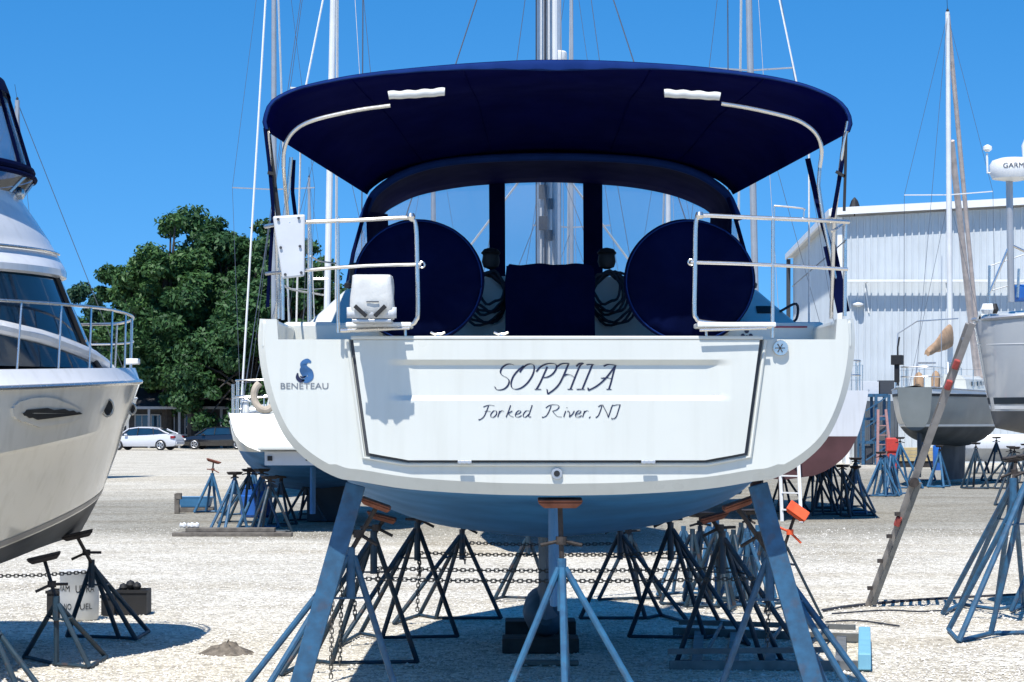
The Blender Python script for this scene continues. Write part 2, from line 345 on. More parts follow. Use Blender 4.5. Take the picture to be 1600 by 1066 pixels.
def text_part(name, s, fn, material, parent, shear=0.0):
    """lettering: fn(u, v) maps the unit box of the text to a point"""
    cu = bpy.data.curves.new(name, 'FONT'); cu.body = s; cu.extrude = 0.0; cu.resolution_u = 4
    ob = bpy.data.objects.new(name + "_tmp", cu); me = bpy.data.meshes.new_from_object(ob)
    co = np.array([v.co[:] for v in me.vertices]); lo = co.min(0); hi = co.max(0)
    b = MB(); b.add([fn((c[0] - lo[0]) / (hi[0] - lo[0]), (c[1] - lo[1]) / (hi[1] - lo[1])) for c in co], [tuple(p.vertices) for p in me.polygons])
    bpy.data.objects.remove(ob); bpy.data.meshes.remove(me)
    return b.build(name, material, parent)
# ------------------------------------------------------------------ ground
g = MB(); N = 60
xs = [-900, -300, -120, -60] + list(np.linspace(-40, 40, 41)) + [60, 120, 300, 900]
ys = [-60, -20, 0] + list(np.linspace(8, 70, 63)) + [90, 130, 200, 400, 1000, 3000]
rg = random.Random(5)
g.grid([[(x, y, rg.uniform(-0.012, 0.008) if (12 < y < 70 and abs(x) < 38) else 0.0) for x in xs] for y in ys])
ground = g.build("ground", ground_material(), smooth=True); tag(ground, "pale crushed stone ground of the boat yard with a greyer band farther off", "ground", kind='structure')

# loose stones lying on the gravel near the camera
def loose_stones():
    R = np.random.default_rng(3); n = 40000
    v = R.uniform(0, 1, n); Y = 16.2 / (1 - v * (1 - 16.2 / 40.0)); X = R.uniform(-0.24, 0.24, n) * Y
    s = R.uniform(0.006, 0.014, n) * (1 + (R.uniform(0, 1, n) > 0.97) * 0.8)
    base = np.array([(1, 0, .15), (.3, .9, .1), (-.8, .55, .15), (-.75, -.6, .1), (.35, -.95, .15), (.1, .05, .85)])
    a = R.uniform(0, 6.283, n); ca, sa = np.cos(a), np.sin(a)
    V = np.zeros((n, 6, 3)); jit = R.uniform(0.7, 1.3, (n, 6, 3)); B = base[None] * jit * s[:, None, None]
    V[:, :, 0] = B[:, :, 0] * ca[:, None] - B[:, :, 1] * sa[:, None] + X[:, None]
    V[:, :, 1] = B[:, :, 0] * sa[:, None] + B[:, :, 1] * ca[:, None] + Y[:, None]
    V[:, :, 2] = B[:, :, 2] * 0.9 + 0.001
    f = np.array([(0, 1, 5), (1, 2, 5), (2, 3, 5), (3, 4, 5), (4, 0, 5)])
    Fc = (f[None] + (np.arange(n) * 6)[:, None, None]).reshape(-1, 3)
    me = bpy.data.meshes.new("loose_stones"); me.vertices.add(n * 6); me.vertices.foreach_set("co", V.reshape(-1))
    me.loops.add(Fc.size); me.loops.foreach_set("vertex_index", Fc.reshape(-1)); me.polygons.add(len(Fc))
    me.polygons.foreach_set("loop_start", np.arange(len(Fc)) * 3); me.polygons.foreach_set("loop_total", np.full(len(Fc), 3)); me.update(calc_edges=True)
    m = bpy.data.materials.new("gravel_stones"); m.use_nodes = True; nn = m.node_tree; bb = nn.nodes["Principled BSDF"]
    ge = nn.nodes.new("ShaderNodeNewGeometry"); r = nn.nodes.new("ShaderNodeValToRGB"); r.color_ramp.elements[0].color = (0.32, 0.29, 0.25, 1); r.color_ramp.elements[1].color = (0.74, 0.71, 0.64, 1)
    k = r.color_ramp.elements.new(0.35); k.color = (0.62, 0.585, 0.52, 1)
    nn.links.new(ge.outputs['Random Per Island'], r.inputs[0]); nn.links.new(r.outputs[0], bb.inputs['Base Color']); bb.inputs['Roughness'].default_value = 0.95; bb.inputs['Specular IOR Level'].default_value = 0.15
    me.materials.append(m); o = bpy.data.objects.new("loose_stones", me); COL.objects.link(o)
    tag(o, "loose pale stones scattered over the yard gravel", "gravel", kind='stuff')
loose_stones()

# ------------------------------------------------------------------ the white sailing yacht seen from astern
BX, BY, K = 0.278, 13.9, 0.88       # stern centre; unit of the yacht's own frame in metres
P_world = P
def P(px, py, Y): return P_world(px, py, BY + (Y - 15.8) * K)     # depths below are in the yacht's frame (stern = 15.8)
yacht = thing("sailing_yacht", (BX, BY, 0), "large white sailing yacht under a navy bimini, SOPHIA lettered on its transom", "sailboat")
def W(x, y, z): return Vector((BX + K * x, BY + K * y, EYE + K * (z - EYE)))
def T2(px, py, y=0.0):                # pixel on the transom plane -> yacht point
    p = P_world(px, py, BY + y); return p
OUT = [(2.1, 2.66), (2.112, 2.50), (2.085, 2.27), (2.015, 2.02), (1.905, 1.80), (1.74, 1.64), (1.55, 1.535), (1.40, 1.51), (1.04, 1.453), (.5, 1.418), (0, 1.408)]
MID = [(2.07, 2.72), (2.1, 2.5), (2.08, 2.2), (2.05, 1.95), (2.0, 1.78), (1.92, 1.62), (1.82, 1.5), (1.58, 1.25), (1.1, 1.05), (.55, .95), (0, .9)]
_o = catmull([(a, b, 0) for a, b in OUT], 4); OUT = [(p.x, p.y) for p in _o]; _o = catmull([(a, b, 0) for a, b in MID], 4); MID = [(p.x, p.y) for p in _o]
OUT[-1] = (0, OUT[-1][1]); MID[-1] = (0, MID[-1][1])
def hull_section(y):
    t = sm(y / 4.2); b = interp(y, [0, 2.5, 5, 7.5, 9.3, 10.3, 10.5], [1, 1, 1, .74, .36, .07, .012])
    dz = interp(y, [0, 6, 8, 9.6, 10.5], [0, 0, .14, .45, .62]); sh = interp(y, [0, 5, 10.5], [0, 0, .22])
    o = []
    for i, ((x0, z0), (x1, z1)) in enumerate(zip(OUT, MID)):
        z = lerp(z0, z1, t); k = 1 - i / 40
        o.append((lerp(x0, x1, t) * b, z + dz * (1 - k) ** 1.0 * (1 if i > 24 else .5) + sh * k))
    return o
ysec = list(np.linspace(0.05, 10.5, 34))
top = MB(); bot = MB()
for sgn in (1, -1):
    rows = [[W(sgn * x, y, z) for x, z in hull_section(y)] for y in ysec]
    top.grid([r[:25] for r in rows], flip=sgn < 0); bot.grid([r[24:] for r in rows], flip=sgn < 0)
top.build("hull", M_GEL, yacht, smooth=True, weld=True, angle=50)
bot.build("antifouled_bottom", M_BLUEBOT, yacht, smooth=True, weld=True, angle=50)
# transom: flat face with a bevelled lower edge
def inner(x, z): return (x * 0.975, z + 0.085 * sm(1 - (z - 1.41) / 0.75) * (1.0 if x < 1.6 else 0.7))
ring_o = [(x, z) for x, z in OUT] ; ring_i = [inner(x, z) for x, z in OUT]
ring_i[0] = (2.045, 2.655)
tr = MB()
def mir(r): return r + [(-x, z) for x, z in r[-2::-1]]
RO, RI = mir(ring_o), mir(ring_i)
tr.grid([[W(x, .05, z) for x, z in RO], [W(x, 0, z) for x, z in RI]])
notch = [(-1.975, 2.655), (-1.965, 2.512), (1.965, 2.512), (1.975, 2.655)]
tr.poly([W(x, 0, z) for x, z in RI + notch])
tr.grid([[W(x, 0, z) for x, z in notch], [W(x, .12, z) for x, z in notch]])
tr.build("transom", M_GEL, yacht, smooth=True, weld=True, angle=25)
# fold-down door
DO = [(547, 531), (572, 712), (637, 722.5), (1104, 722.5), (1168, 711), (1192, 531)]
gk = MB(); gk.prism([T2(px, py, -.003) for px, py in DO], [T2(px, py, -.008) for px, py in DO]); gk.build("door_gasket", M_SEAM, yacht)
def door_inset(px, py, d): return px + (d if px < 870 else -d), py - (d * .75 if py > 600 else -1)
DI = [door_inset(a, b, 4.6) for a, b in DO]
fr = MB()
pts = [T2(px, py, -.012) for px, py in [(543, 531), (568, 715), (636, 726), (1105, 726), (1172, 714), (1196, 531)]]
fr.tube(pts, .011, 8); fr.build("door_frame", M_GEL, yacht, smooth=True)
def door_depth(px, py):
    xl = interp(py, [557, 571, 625], [700, 628, 600]); 
    lx = sm((px - 600) / 50.0); rx = 1 - sm((px - 1100) / 48.0)
    k = min(lx, rx)
    if py < 562: d = 0
    elif py < 571: d = (py - 562) / 9
    elif py < 618: d = 1
    elif py < 626: d = 1 - (py - 618) / 8
    else: d = 0
    return 0.030 * d * k
door = MB(); rows = []
uy = sorted(set([531.5, 540, 550, 560, 562, 564, 567, 571, 573, 585, 600, 612, 618, 620, 623, 626, 628, 640, 660, 680, 700, 708, 712, 716, 719.3]))
for py in uy:
    xl = interp(py, [531, 708.5, 719], [551.8, 576.5, 638]); xr = interp(py, [531, 708.5, 719], [1187.2, 1163.3, 1102])
    us = np.linspace(0, 1, 121); rows.append([T2(lerp(xl, xr, u), py, -.046 + door_depth(lerp(xl, xr, u), py)) for u in us])
door.grid(rows)
edge = [r[0] for r in rows] + rows[-1][1:-1] + [r[-1] for r in rows[::-1]] + rows[0][1:-1][::-1]
e2 = [Vector((p.x, BY - .009, p.z)) for p in edge]
door.grid([edge + [edge[0]], e2 + [e2[0]]])
DOOR = door.build("transom_door", M_GEL, yacht, smooth=True, weld=True, angle=20)
lipm = MB(); lipm.box(W(-1.45, -.056, 2.508), W(1.45, .10, 2.535)); lipm.build("door_top_edge", M_GEL, DOOR, bevel=.006)
for px in (726, 1013):
    hg = MB(); a, b = T2(px - 11, 724.5, -.062), T2(px + 11, 719.5, -.047); hg.box(a, b)
    for q in (-7, 0, 7): hg.lathe([(.010, -.064), (.010, -.0615)], T2(px + q, 722, 0), 'y', 8)
    hg.build("hinge", M_ALU, DOOR, bevel=.003)
dr = MB(); dr.lathe([(.034, -.02), (.036, -.008), (.034, .0)], T2(870, 740, 0), 'y', 20); drain = dr.build("drain_fitting", M_ALU, yacht, smooth=True)
dr = MB(); dr.lathe([(.019, -.0235), (.019, -.021)], T2(870, 740, 0), 'y', 16); dr.build("drain_hole", M_BLACK, drain)
dr = MB(); dr.lathe([(.046, -.03), (.05, -.015), (.05, .0)], T2(1219, 544, 0), 'y', 20); sock = dr.build("shower_fitting", M_STEEL, yacht, smooth=True)
dr = MB()
for a in range(3): dr.beam(T2(1219, 544, -.033) + Vector((math.cos(a * 1.05), 0, math.sin(a * 1.05))) * .03, T2(1219, 544, -.033) - Vector((math.cos(a * 1.05), 0, math.sin(a * 1.05))) * .03, .009, .006)
dr.build("grille", M_SEAM, sock)

# calligraphic lettering: ribbons swept with a slanted pen
def pen(strokes, nib, thin, fn, name, parent, material):
    b = MB()
    for k, st in enumerate(strokes):
        pts = catmull([(p[0], p[1], 0) for p in st], 7)
        e = 0.00012 * (k % 9)
        for mode in (0, 1):
            L, R = [], []
            for i, p in enumerate(pts):
                d = (pts[min(i + 1, len(pts) - 1)] - pts[max(i - 1, 0)]); d.normalize()
                if mode == 0: n = Vector((nib[0], nib[1], 0))
                else: n = Vector((-d.y, d.x, 0)) * thin
                if mode == 0 and d.x * nib[1] - d.y * nib[0] < 0: n = -n
                L.append(fn(p.x + n.x, p.y + n.y, e + mode * .00006)); R.append(fn(p.x - n.x, p.y - n.y, e + mode * .00006))
            b.grid([L, R])
    return b.build(name, material, parent)
def door_pt(zx, zy, e):
    px, py = 730 + zx / 5.926, 550 + zy / 5.926
    return T2(px, py, -.0485 + door_depth(px, py) - e)
SOPHIA = [
 [(432, 122), (400, 113), (360, 120), (322, 150), (308, 190), (328, 218), (365, 238), (388, 265), (380, 305), (350, 338), (310, 352), (272, 348), (256, 322)],
 [(488, 188), (505, 162), (540, 128), (580, 112), (615, 122), (620, 165), (600, 225), (555, 290), (500, 333), (445, 346), (412, 326), (408, 280), (430, 222), (475, 168), (525, 130)],
 [(742, 138), (712, 205), (676, 285), (642, 345)], [(640, 182), (680, 138), (735, 113), (790, 108), (825, 122), (822, 160), (790, 205), (745, 232), (704, 238)], [(626, 347), (655, 346), (684, 347)],
 [(938, 114), (915, 165), (885, 235), (850, 300), (805, 348), (746, 390)], [(746, 392), (742, 366), (740, 346)], [(828, 142), (860, 118), (900, 108), (944, 108)], [(888, 226), (920, 208), (960, 214), (1000, 240)],
 [(1074, 106), (1045, 130), (1015, 195), (985, 270), (956, 345)], [(930, 347), (955, 346), (978, 347)], [(1010, 135), (1040, 108), (1076, 104)],
 [(1160, 118), (1135, 175), (1100, 260), (1066, 344)], [(1106, 120), (1140, 117), (1172, 118)], [(1014, 347), (1050, 345), (1088, 347)],
 [(1374, 128), (1335, 178), (1290, 235), (1240, 285), (1185, 325), (1122, 356)], [(1122, 357), (1120, 345), (1122, 332)], [(1264, 134), (1300, 118), (1345, 120), (1382, 126)],
 [(1372, 130), (1352, 200), (1332, 280), (1312, 345)], [(1240, 244), (1290, 240), (1336, 247)], [(1290, 347), (1312, 346), (1336, 347)]]
pen(SOPHIA, (7.2, 4.2), 2.1, door_pt, "boat_name_lettering", DOOR, M_INK)
def sh(st, dx): return [(x + dx, y) for x, y in st]
o_ = [(272, 547), (245, 546), (219, 578), (222, 602), (246, 603), (270, 578), (273, 548)]
e_ = [(450, 580), (480, 570), (498, 552), (480, 543), (458, 558), (446, 585), (454, 602), (480, 602), (504, 588)]
r_ = [[(300, 546), (292, 575), (283, 604)], [(291, 575), (308, 552), (325, 544), (340, 551)]]
RIVER = [[(150, 510), (185, 496), (220, 493), (252, 499)], [(198, 498), (180, 545), (160, 590), (138, 615), (108, 632)], [(108, 632), (110, 622)], [(162, 552), (190, 548), (216, 552)],
 o_, *r_, [(402, 494), (382, 550), (360, 604)], [(418, 546), (395, 560), (378, 572)], [(380, 572), (402, 592), (430, 604)], e_,
 [(576, 546), (545, 546), (520, 578), (523, 602), (545, 601), (572, 575)], [(602, 492), (585, 545), (570, 590), (575, 604), (592, 600)],
 [(778, 498), (758, 550), (732, 592), (697, 609)], [(696, 610), (699, 600)], [(728, 518), (760, 496), (800, 488), (842, 494), (850, 512), (828, 536), (788, 549)], [(792, 549), (812, 575), (838, 598), (876, 603)],
 [(912, 547), (902, 575), (894, 603)], [(921, 518), (925, 514)], [(928, 552), (940, 548), (950, 575), (946, 603)], [(946, 603), (975, 575), (992, 546)],
 sh(e_, 556), *[sh(q, 786) for q in r_], [(1140, 598), (1136, 606), (1128, 614)],
 [(1248, 496), (1235, 540), (1215, 588), (1192, 609)], [(1192, 610), (1196, 600)], [(1214, 508), (1240, 492), (1262, 492)], [(1256, 494), (1275, 530), (1295, 570), (1306, 606)], [(1306, 606), (1322, 560), (1338, 510), (1350, 490)],
 [(1416, 489), (1400, 540), (1384, 590), (1366, 614), (1338, 622)], [(1338, 623), (1340, 612)], [(1352, 498), (1385, 490), (1420, 489)]]
for a_, b_ in ((0, 13), (13, 23), (23, len(RIVER))): pen(RIVER[a_:b_], (4.6, 2.3), 1.9, door_pt, "home_port_lettering", DOOR, M_INK)
# maker's lettering and curled emblem on the left quarter
text_part("maker_lettering", "BENETEAU", lambda u, v: T2(438.5 + 74.5 * u, 608.0 - 9.5 * v, -.003), M_LOGOG, yacht)
em = MB()
def emb(pts, wd, e):
    c = catmull([(a, b, 0) for a, b in pts], 8); n = len(c); L, R = [], []
    for i, p in enumerate(c):
        d = c[min(i + 1, n - 1)] - c[max(i - 1, 0)]; d.normalize(); h = interp(i / (n - 1), np.linspace(0, 1, len(wd)), wd)
        L.append(T2(p.x - d.y * h, p.y + d.x * h, -.003 - e)); R.append(T2(p.x + d.y * h, p.y - d.x * h, -.003 - e))
    em.grid([L, R])
emb([(486, 566), (480, 564), (474, 569), (477, 576), (484, 582), (485, 590), (478, 595), (471, 593)], [1.5, 3.6, 5, 5, 5, 4.6, 3.8, 1], 0)
emb([(472, 572), (471, 579), (476, 586), (478, 591)], [1, 3, 4, 2], .0004)
em.build("emblem", M_LOGOB, yacht)
em = MB(); emb([(465, 583), (465, 590), (470, 595), (476, 594)], [1, 3, 3, 1], 0); emb([(469, 588), (473, 590), (478, 588)], [.8, 1.6, .8], .0004); em.build("emblem_base", M_INK, yacht)
# small mark on the right quarter step, added with the deck below

# deck, cockpit
dk = MB()
for s in (1, -1):
    dk.box(W(s * 1.972, .002, 2.44), W(s * 2.085, 1.3, 2.655))                 # bulwark
    dk.box(W(s * 1.40, .004, 2.30), W(s * 1.970, 1.25, 2.507))                  # quarter step
    dk.box(W(s * 1.30, 1.252, 1.95), W(s * 2.06, 5.5, 2.69))                    # side deck
    dk.prism([W(s * 1.30, 1.7, 2.692), W(s * 1.92, 1.7, 2.692), W(s * 1.92, 3.6, 2.692), W(s * 1.30, 3.6, 2.692)],
             [W(s * 1.34, 2.3, 3.0), W(s * 1.66, 2.3, 3.0), W(s * 1.66, 3.6, 3.05), W(s * 1.34, 3.6, 3.05)])
dk.box(W(-1.298, .06, 1.85), W(1.298, 3.5, 1.94))                               # sole
dk.box(W(-1.296, 1.4, 1.942), W(-.62, 3.38, 2.36)); dk.box(W(.62, 1.4, 1.942), W(1.296, 3.38, 2.36))   # seats
deck = dk.build("deck", M_GEL, yacht, bevel=.025)
cr = MB(); rows = []
for y in np.linspace(3.5, 8.6, 12):
    b = interp(y, [3.5, 6, 8.6], [1.45, 1.4, .5]); h = interp(y, [3.5, 6, 8.2, 8.6], [3.17, 3.15, 2.95, 2.75])
    rows.append([W(x * b, y, lerp(2.6, h, k)) for x, k in [(-1.12, 0), (-1.05, .6), (-.95, .9), (-.75, 1), (0, 1.03), (.75, 1), (.95, .9), (1.05, .6), (1.12, 0)]])
cr.grid(rows); cr.poly(rows[0]); cr.poly(rows[-1])
cr.box(W(-1.6, 3.52, 1.6), W(1.6, 3.6, 2.75))
croof = cr.build("coachroof", M_GEL, yacht, smooth=True, angle=30)
fd = MB(); fd.grid([[W(-x, y, 2.69), W(0, y, 2.74), W(x, y, 2.69)] for y, x in [(5.4, 2.05), (7.5, 1.53), (9.3, .75), (10.4, .05)]]); fd.build("foredeck", M_GEL, yacht)
cw = MB(); cw.box(W(-.36, 3.46, 2.2), W(.36, 3.518, 3.16)); cw.build("companionway", M_GLASSD, croof)
# right: instrument pod, winches, coils
for s in (1, -1):
    wn = MB(); wn.lathe([(.09, 0), (.095, .03), (.06, .06), (.055, .13), (.075, .16), (.05, .18)], W(s * 1.58, 2.5, 3.02), 'z', 18); wn.build("winch", M_BLACK, deck, smooth=True)
for (xa, xb, ta, tb_) in ((1.47, 1.58, .60, .80), (1.62, 1.74, .30, .48)):
    q0 = lambda x, t: W(x, 1.7 + .6 * t, 2.692 + .308 * t); n_ = Vector((0, -.46, .89)) * .008
    sw = MB(); ql = [q0(xa, ta), q0(xb, ta), q0(xb, tb_), q0(xa, tb_)]; sw.prism(ql, [p + n_ for p in ql]); sw.build("switch_panel", M_BLACK, deck)
hl_ = MB(); hl_.tube(catmull([W(1.80, 1.9, 2.80), W(1.93, 1.9, 2.86), W(1.93, 1.9, 2.74), W(1.84, 1.9, 2.70)], 5), .010, 6); hl_.build("line_loop", M_ROPED, deck, smooth=True)
st = MB(); st.box(W(1.50, 1.244, 2.645), W(1.93, 1.25, 2.657)); st.build("red_stripe", mat("dull_red_tape", (.35, .03, .06), .5, noise=.1), deck)
mk = MB()
for dx, dz, r in [(0, .02, .016), (-.03, -.015, .014), (.03, -.015, .014), (0, -.025, .012)]: mk.lathe([(r, -.004), (r, -.001)], W(1.47 + dx, 1.25, 2.60 + dz), 'y', 10)
mk.build("round_mark", M_INK, deck)
for px in (684, 783):
    cl = MB(); c = T2(px, 527, .03); cl.lathe([(.016, -.02), (.012, .02)], c, 'z', 10); cl.tube([c + Vector((-.045, 0, .03)), c + Vector((-.02, 0, .018)), c + Vector((.02, 0, .018)), c + Vector((.045, 0, .03))], .008, 6); cl.build("cleat", M_STEEL, deck, smooth=True)

# wheel covers, table cover
for px in (654, 1077):
    wc = MB(); Y = 16.95; c = P(px, 440, Y)
    prof = [(.02, -.10), (.22, -.095), (.40, -.085), (.478, -.055), (.497, -.01), (.49, .05), (.44, .08)]
    rows = []
    for r, h in prof:
        rows.append([c + Vector((math.cos(a) * r * (1 + .006 * math.sin(5 * a + 1)), h + .012 * math.sin(a * 3 + r * 9) * (r / .5) + (.010 * math.sin(17 * a) + .006 * math.sin(29 * a + 1)) * (r / .5) ** 3, math.sin(a) * r * (.95 + .006 * math.sin(4 * a)))) * K for a in np.linspace(0, 2 * math.pi, 65)[:-1]])
    wc.grid(rows, True); wc.poly(rows[0]); wc.poly(rows[-1])
    wo = wc.build("wheel_cover", M_NAVYD, yacht, smooth=True, angle=60)
    for r_, h_ in ((.478, -.062),):
        pp = MB(); pp.tube([c + Vector((math.cos(a) * r_, h_ + .012 * math.sin(a * 3 + r_ * 9) * (r_ / .5), math.sin(a) * r_ * .95)) * K for a in np.linspace(0, 2 * math.pi, 61)[:-1]], .005, 5, closed=True); pp.build("piping", M_NAVY2, wo, smooth=True)
    pd = MB(); pd.prism([(c.x + a, BY + b, 1.94) for a, b in [(-.14, 1.16), (.14, 1.16), (.14, 1.42), (-.14, 1.42)]], [(c.x + a, BY + b, 2.75) for a, b in [(-.1, 1.18), (.1, 1.18), (.1, 1.4), (-.1, 1.4)]]); pd.build("helm_pedestal", M_GEL, yacht, bevel=.03)
tb = MB(); rows = []
Yt = 18.1
for k, (py, dl) in enumerate([(600, 0), (530, 0), (480, 1), (440, 0), (420, 2), (413, 7)]):
    xl, xr = 789 + dl, 930 - dl
    rows.append([P(x, py + (1.5 * math.sin(x * .11) if py < 430 else 0), Yt + .02 * math.sin(x * .09 + k)) for x in np.linspace(xl, xr, 22)] + [P(x, py, Yt + .02) + Vector((0, .9, 0)) for x in np.linspace(xr, xl, 12)])
tb.grid(rows, True); tb.poly(rows[-1]); tb.build("table_cover", M_NAVYD, yacht, smooth=True, angle=50)
# coils of rope hanging on each side of the companionway
for px, s in ((765, -1), (946, 1)):
    for k in range(7):
        cb = MB(); c = P(px + s * k * 2 + 2, 424 + (k * 5) % 7, 18.95 + .02 * k)
        cb.tube([c + Vector((math.sin(a) * (.10 + .012 * k) , .02 * math.sin(a * 2), -(1 - math.cos(a)) * (.12 + .013 * k) + .012 * math.sin(5 * a + k * 2))) for a in np.linspace(0, 2 * math.pi, 26)[:-1]], .011, 6, closed=True)
        cb.build("rope_coil", M_ROPED, yacht, smooth=True)
    cb = MB(); cb.lathe([(.02, -.075), (.055, -.06), (.068, -.02), (.06, .03), (.075, .045), (.05, .075), (.01, .085)], P(px + 2, 405, 18.95), 'z', 18); cb.build("rope_bag", M_BLACK, yacht, smooth=True)

# dodger (spray hood)
YD0, YD1 = 18.95, 20.5
hoop = [(566, 345), (569, 336), (573, 326), (590, 298), (640, 268), (720, 251), (860, 245), (1000, 251), (1080, 268), (1130, 298), (1147, 326), (1151, 336), (1154, 345)]
front = [(597, 348), (597, 342), (598, 335), (612, 324), (650, 306), (705, 294), (764, 287.5), (850, 284), (937, 287.5), (1000, 294), (1055, 306), (1098, 324), (1112, 335), (1113, 342), (1113, 348)]
def rs(pts, n):
    c = catmull([(a, b, 0) for a, b in pts], 12); L = [0]
    for i in range(1, len(c)): L.append(L[-1] + (c[i] - c[i - 1]).length)
    o = []
    for t in np.linspace(0, L[-1], n): o.append((float(np.interp(t, L, [p.x for p in c])), float(np.interp(t, L, [p.y for p in c]))))
    return o
H0, H1 = rs(hoop, 61), rs(front, 61)
dg = MB(); rows = []
for t in np.linspace(0, 1, 9):
    rows.append([P(a, b, YD0).lerp(P(c, d, YD1), t) + Vector((0, 0, .05 * math.sin(t * math.pi))) for (a, b), (c, d) in zip(H0, H1)])
dg.grid(rows); DODGER = dg.build("dodger", M_NAVY, yacht, smooth=True, solid=.012, angle=60)
hb = MB(); hb.tube([P(a, b, YD0) for a, b in H0], .03, 10); hb.build("dodger_hem", M_NAVY2, DODGER, smooth=True)
def pane(name, pts_top, pts_bot, Yt_, Yb_, m):
    b = MB(); n = 14; rows = []
    A = rs(pts_top, n); B = rs(pts_bot, n)
    for k in np.linspace(0, 1, 6): rows.append([P(a, b_, Yt_).lerp(P(c, d, Yb_), k) + Vector((0, .05 * math.sin(k * 3.14), 0)) for (a, b_), (c, d) in zip(A, B)])
    b.grid(rows); return b.build(name, m, DODGER, smooth=True)
YB = 21.0
pane("dodger_window", [(788, 287), (850, 285), (911, 287)], [(791, 418), (850, 416), (911, 414)], YD1, YB, M_CLEAR)
pane("dodger_window", [(597, 336), (612, 324), (650, 306), (705, 294), (764, 288)], [(592, 470), (620, 470), (660, 470), (710, 470), (766, 470)], YD1, YB, M_CLEAR)
pane("dodger_window", [(941, 288), (1000, 294), (1055, 306), (1098, 324), (1112, 336)], [(942, 470), (1000, 470), (1050, 470), (1090, 470), (1118, 470)], YD1, YB, M_CLEAR)
for xa, xb in ((764, 789), (911, 941)):
    fb = MB(); ra = [[P(xa, 285, YD1), P(xa + 1, 470, YB)], [P(xb, 285, YD1), P(xb + 1, 470, YB)]]
    q = [ra[0][0], ra[1][0], ra[1][1], ra[0][1]]; fb.prism([p + Vector((0, -.015, 0)) for p in q], [p + Vector((0, .015, 0)) for p in q]); fb.build("window_divider", M_NAVYD, DODGER)
fb = MB(); q = [P(791, 416, YB), P(911, 413, YB), P(911, 475, YB), P(791, 475, YB)]; fb.prism([p + Vector((0, -.03, 0)) for p in q], [p + Vector((0, .0, 0)) for p in q]); fb.build("window_hem", M_NAVYD, DODGER)
for s in (0, 1):       # side panes and folds
    X = (lambda x: x) if s == 0 else (lambda x: 1716 - x)
    sp = MB(); sp.grid([[P(X(545), 440, 18.4), P(X(553), 395, 18.6), P(X(568), 345, 18.8)], [P(X(570), 440, 19.6), P(X(580), 395, 19.6), P(X(590), 345, 19.6)]]); sp.build("side_window", M_CLEAR2, DODGER)
    sp = MB(); sp.tube([P(X(543), 445, 18.35), P(X(552), 395, 18.55), P(X(566), 345, 18.8), P(X(578), 310, 18.9)], .016, 8); sp.build("side_hem", M_NAVYD, DODGER, smooth=True)
    sp = MB(); sp.grid([[P(X(573), 330, 18.9), P(X(575), 400, 18.8), P(X(570), 500, 18.7)], [P(X(605), 335, 19.8), P(X(608), 400, 19.8), P(X(612), 500, 19.8)]]); sp.build("side_cloth", M_NAVY, DODGER, solid=.01)

# bimini
rim = [(414, 203), (411, 192), (413, 180), (422, 160), (445, 145), (480, 133), (560, 117), (680, 104), (790, 96.5), (870, 94.5), (960, 96.5), (1080, 104), (1180, 116), (1250, 130), (1297, 148), (1320, 165), (1330, 184), (1331, 195), (1327, 206)]
fwd = [(573, 304), (575, 300), (578, 296), (588, 288), (602, 279), (625, 270), (665, 259), (730, 249), (800, 243), (860, 241), (920, 243), (990, 249), (1055, 259), (1095, 270), (1118, 279), (1132, 288), (1141, 296), (1144, 300), (1146, 304)]
R0, R1 = rs(rim, 81), rs(fwd, 81)
YR0, YR1 = 16.0, 19.12
bm_ = MB(); rows = []
for t in np.linspace(0, 1, 15):
    sag = .055 * math.sin(t * math.pi * 2.0) ** 2 * -0.6 + .10 * math.sin(t * math.pi)
    rows.append([P(a, b, YR0).lerp(P(c, d, YR1), t) + Vector((0, 0, sag * math.sin(math.pi * i / 80))) for i, ((a, b), (c, d)) in enumerate(zip(R0, R1))])
bm_.grid(rows); BIM = bm_.build("bimini", M_NAVY, yacht, smooth=True, solid=.01, angle=60)
for i in (14, 28, 52, 66):
    sm2 = MB(); sm2.tube([r[i] + Vector((0, 0, -.008)) for r in rows], .004, 5); sm2.build("canvas_seam", M_NAVY, BIM, smooth=True)
hm = MB(); rows = []
for i, (a, b) in enumerate(R0):
    p = P(a, b, YR0); c = Vector((P(870, 200, YR0))); inn = (c - p); inn.y = 0; inn.normalize()
    inn = Vector((inn.x * .35, 0, inn.z)); wv = .5 + .5 * math.sin(i * .7) * .15
    rows.append([p + Vector((0, .05, .012)), p + Vector((0, -.01, 0)), p + inn * .03 + Vector((0, -.028, 0)), p + inn * .062 * (1 + .06 * math.sin(i * 1.3)) + Vector((0, -.03, 0)), p + inn * .066 + Vector((0, .0, 0))])
hm.grid(rows); hm.build("bimini_hem", M_NAVY2, BIM, smooth=True, angle=70)
for pts in ([(607, 148), (650, 146), (695, 142.5)], [(1038, 145), (1080, 147), (1125, 150)]):
    pk = MB(); c = catmull([P(a, b + 1, 15.98) for a, b in pts], 10)
    pk.tube([p + Vector((0, 0, .0025 * math.sin(i * 1.1))) for i, p in enumerate(c)], [.026 + .0010 * math.sin(i * 1.1) for i in range(len(c))], 10); pk.build("rolled_flap", M_VINYL, BIM, smooth=True, angle=70)
def mirx(pts): return [(1738 - a, b) for a, b in pts]
bl = [(610, 165), (560, 172), (500, 185), (470, 197), (452, 214), (444, 235), (443, 262)]
for pts in (bl, [(1127, 162), (1175, 170), (1235, 184), (1262, 197), (1278, 214), (1284, 235), (1281, 262)]):
    f1 = MB(); c = catmull([P(a, b, 16.0 + .02 * i) for i, (a, b) in enumerate(pts)], 8); f1.tube(c, .013, 10); f1.build("bimini_bow", M_STEEL, BIM, smooth=True)
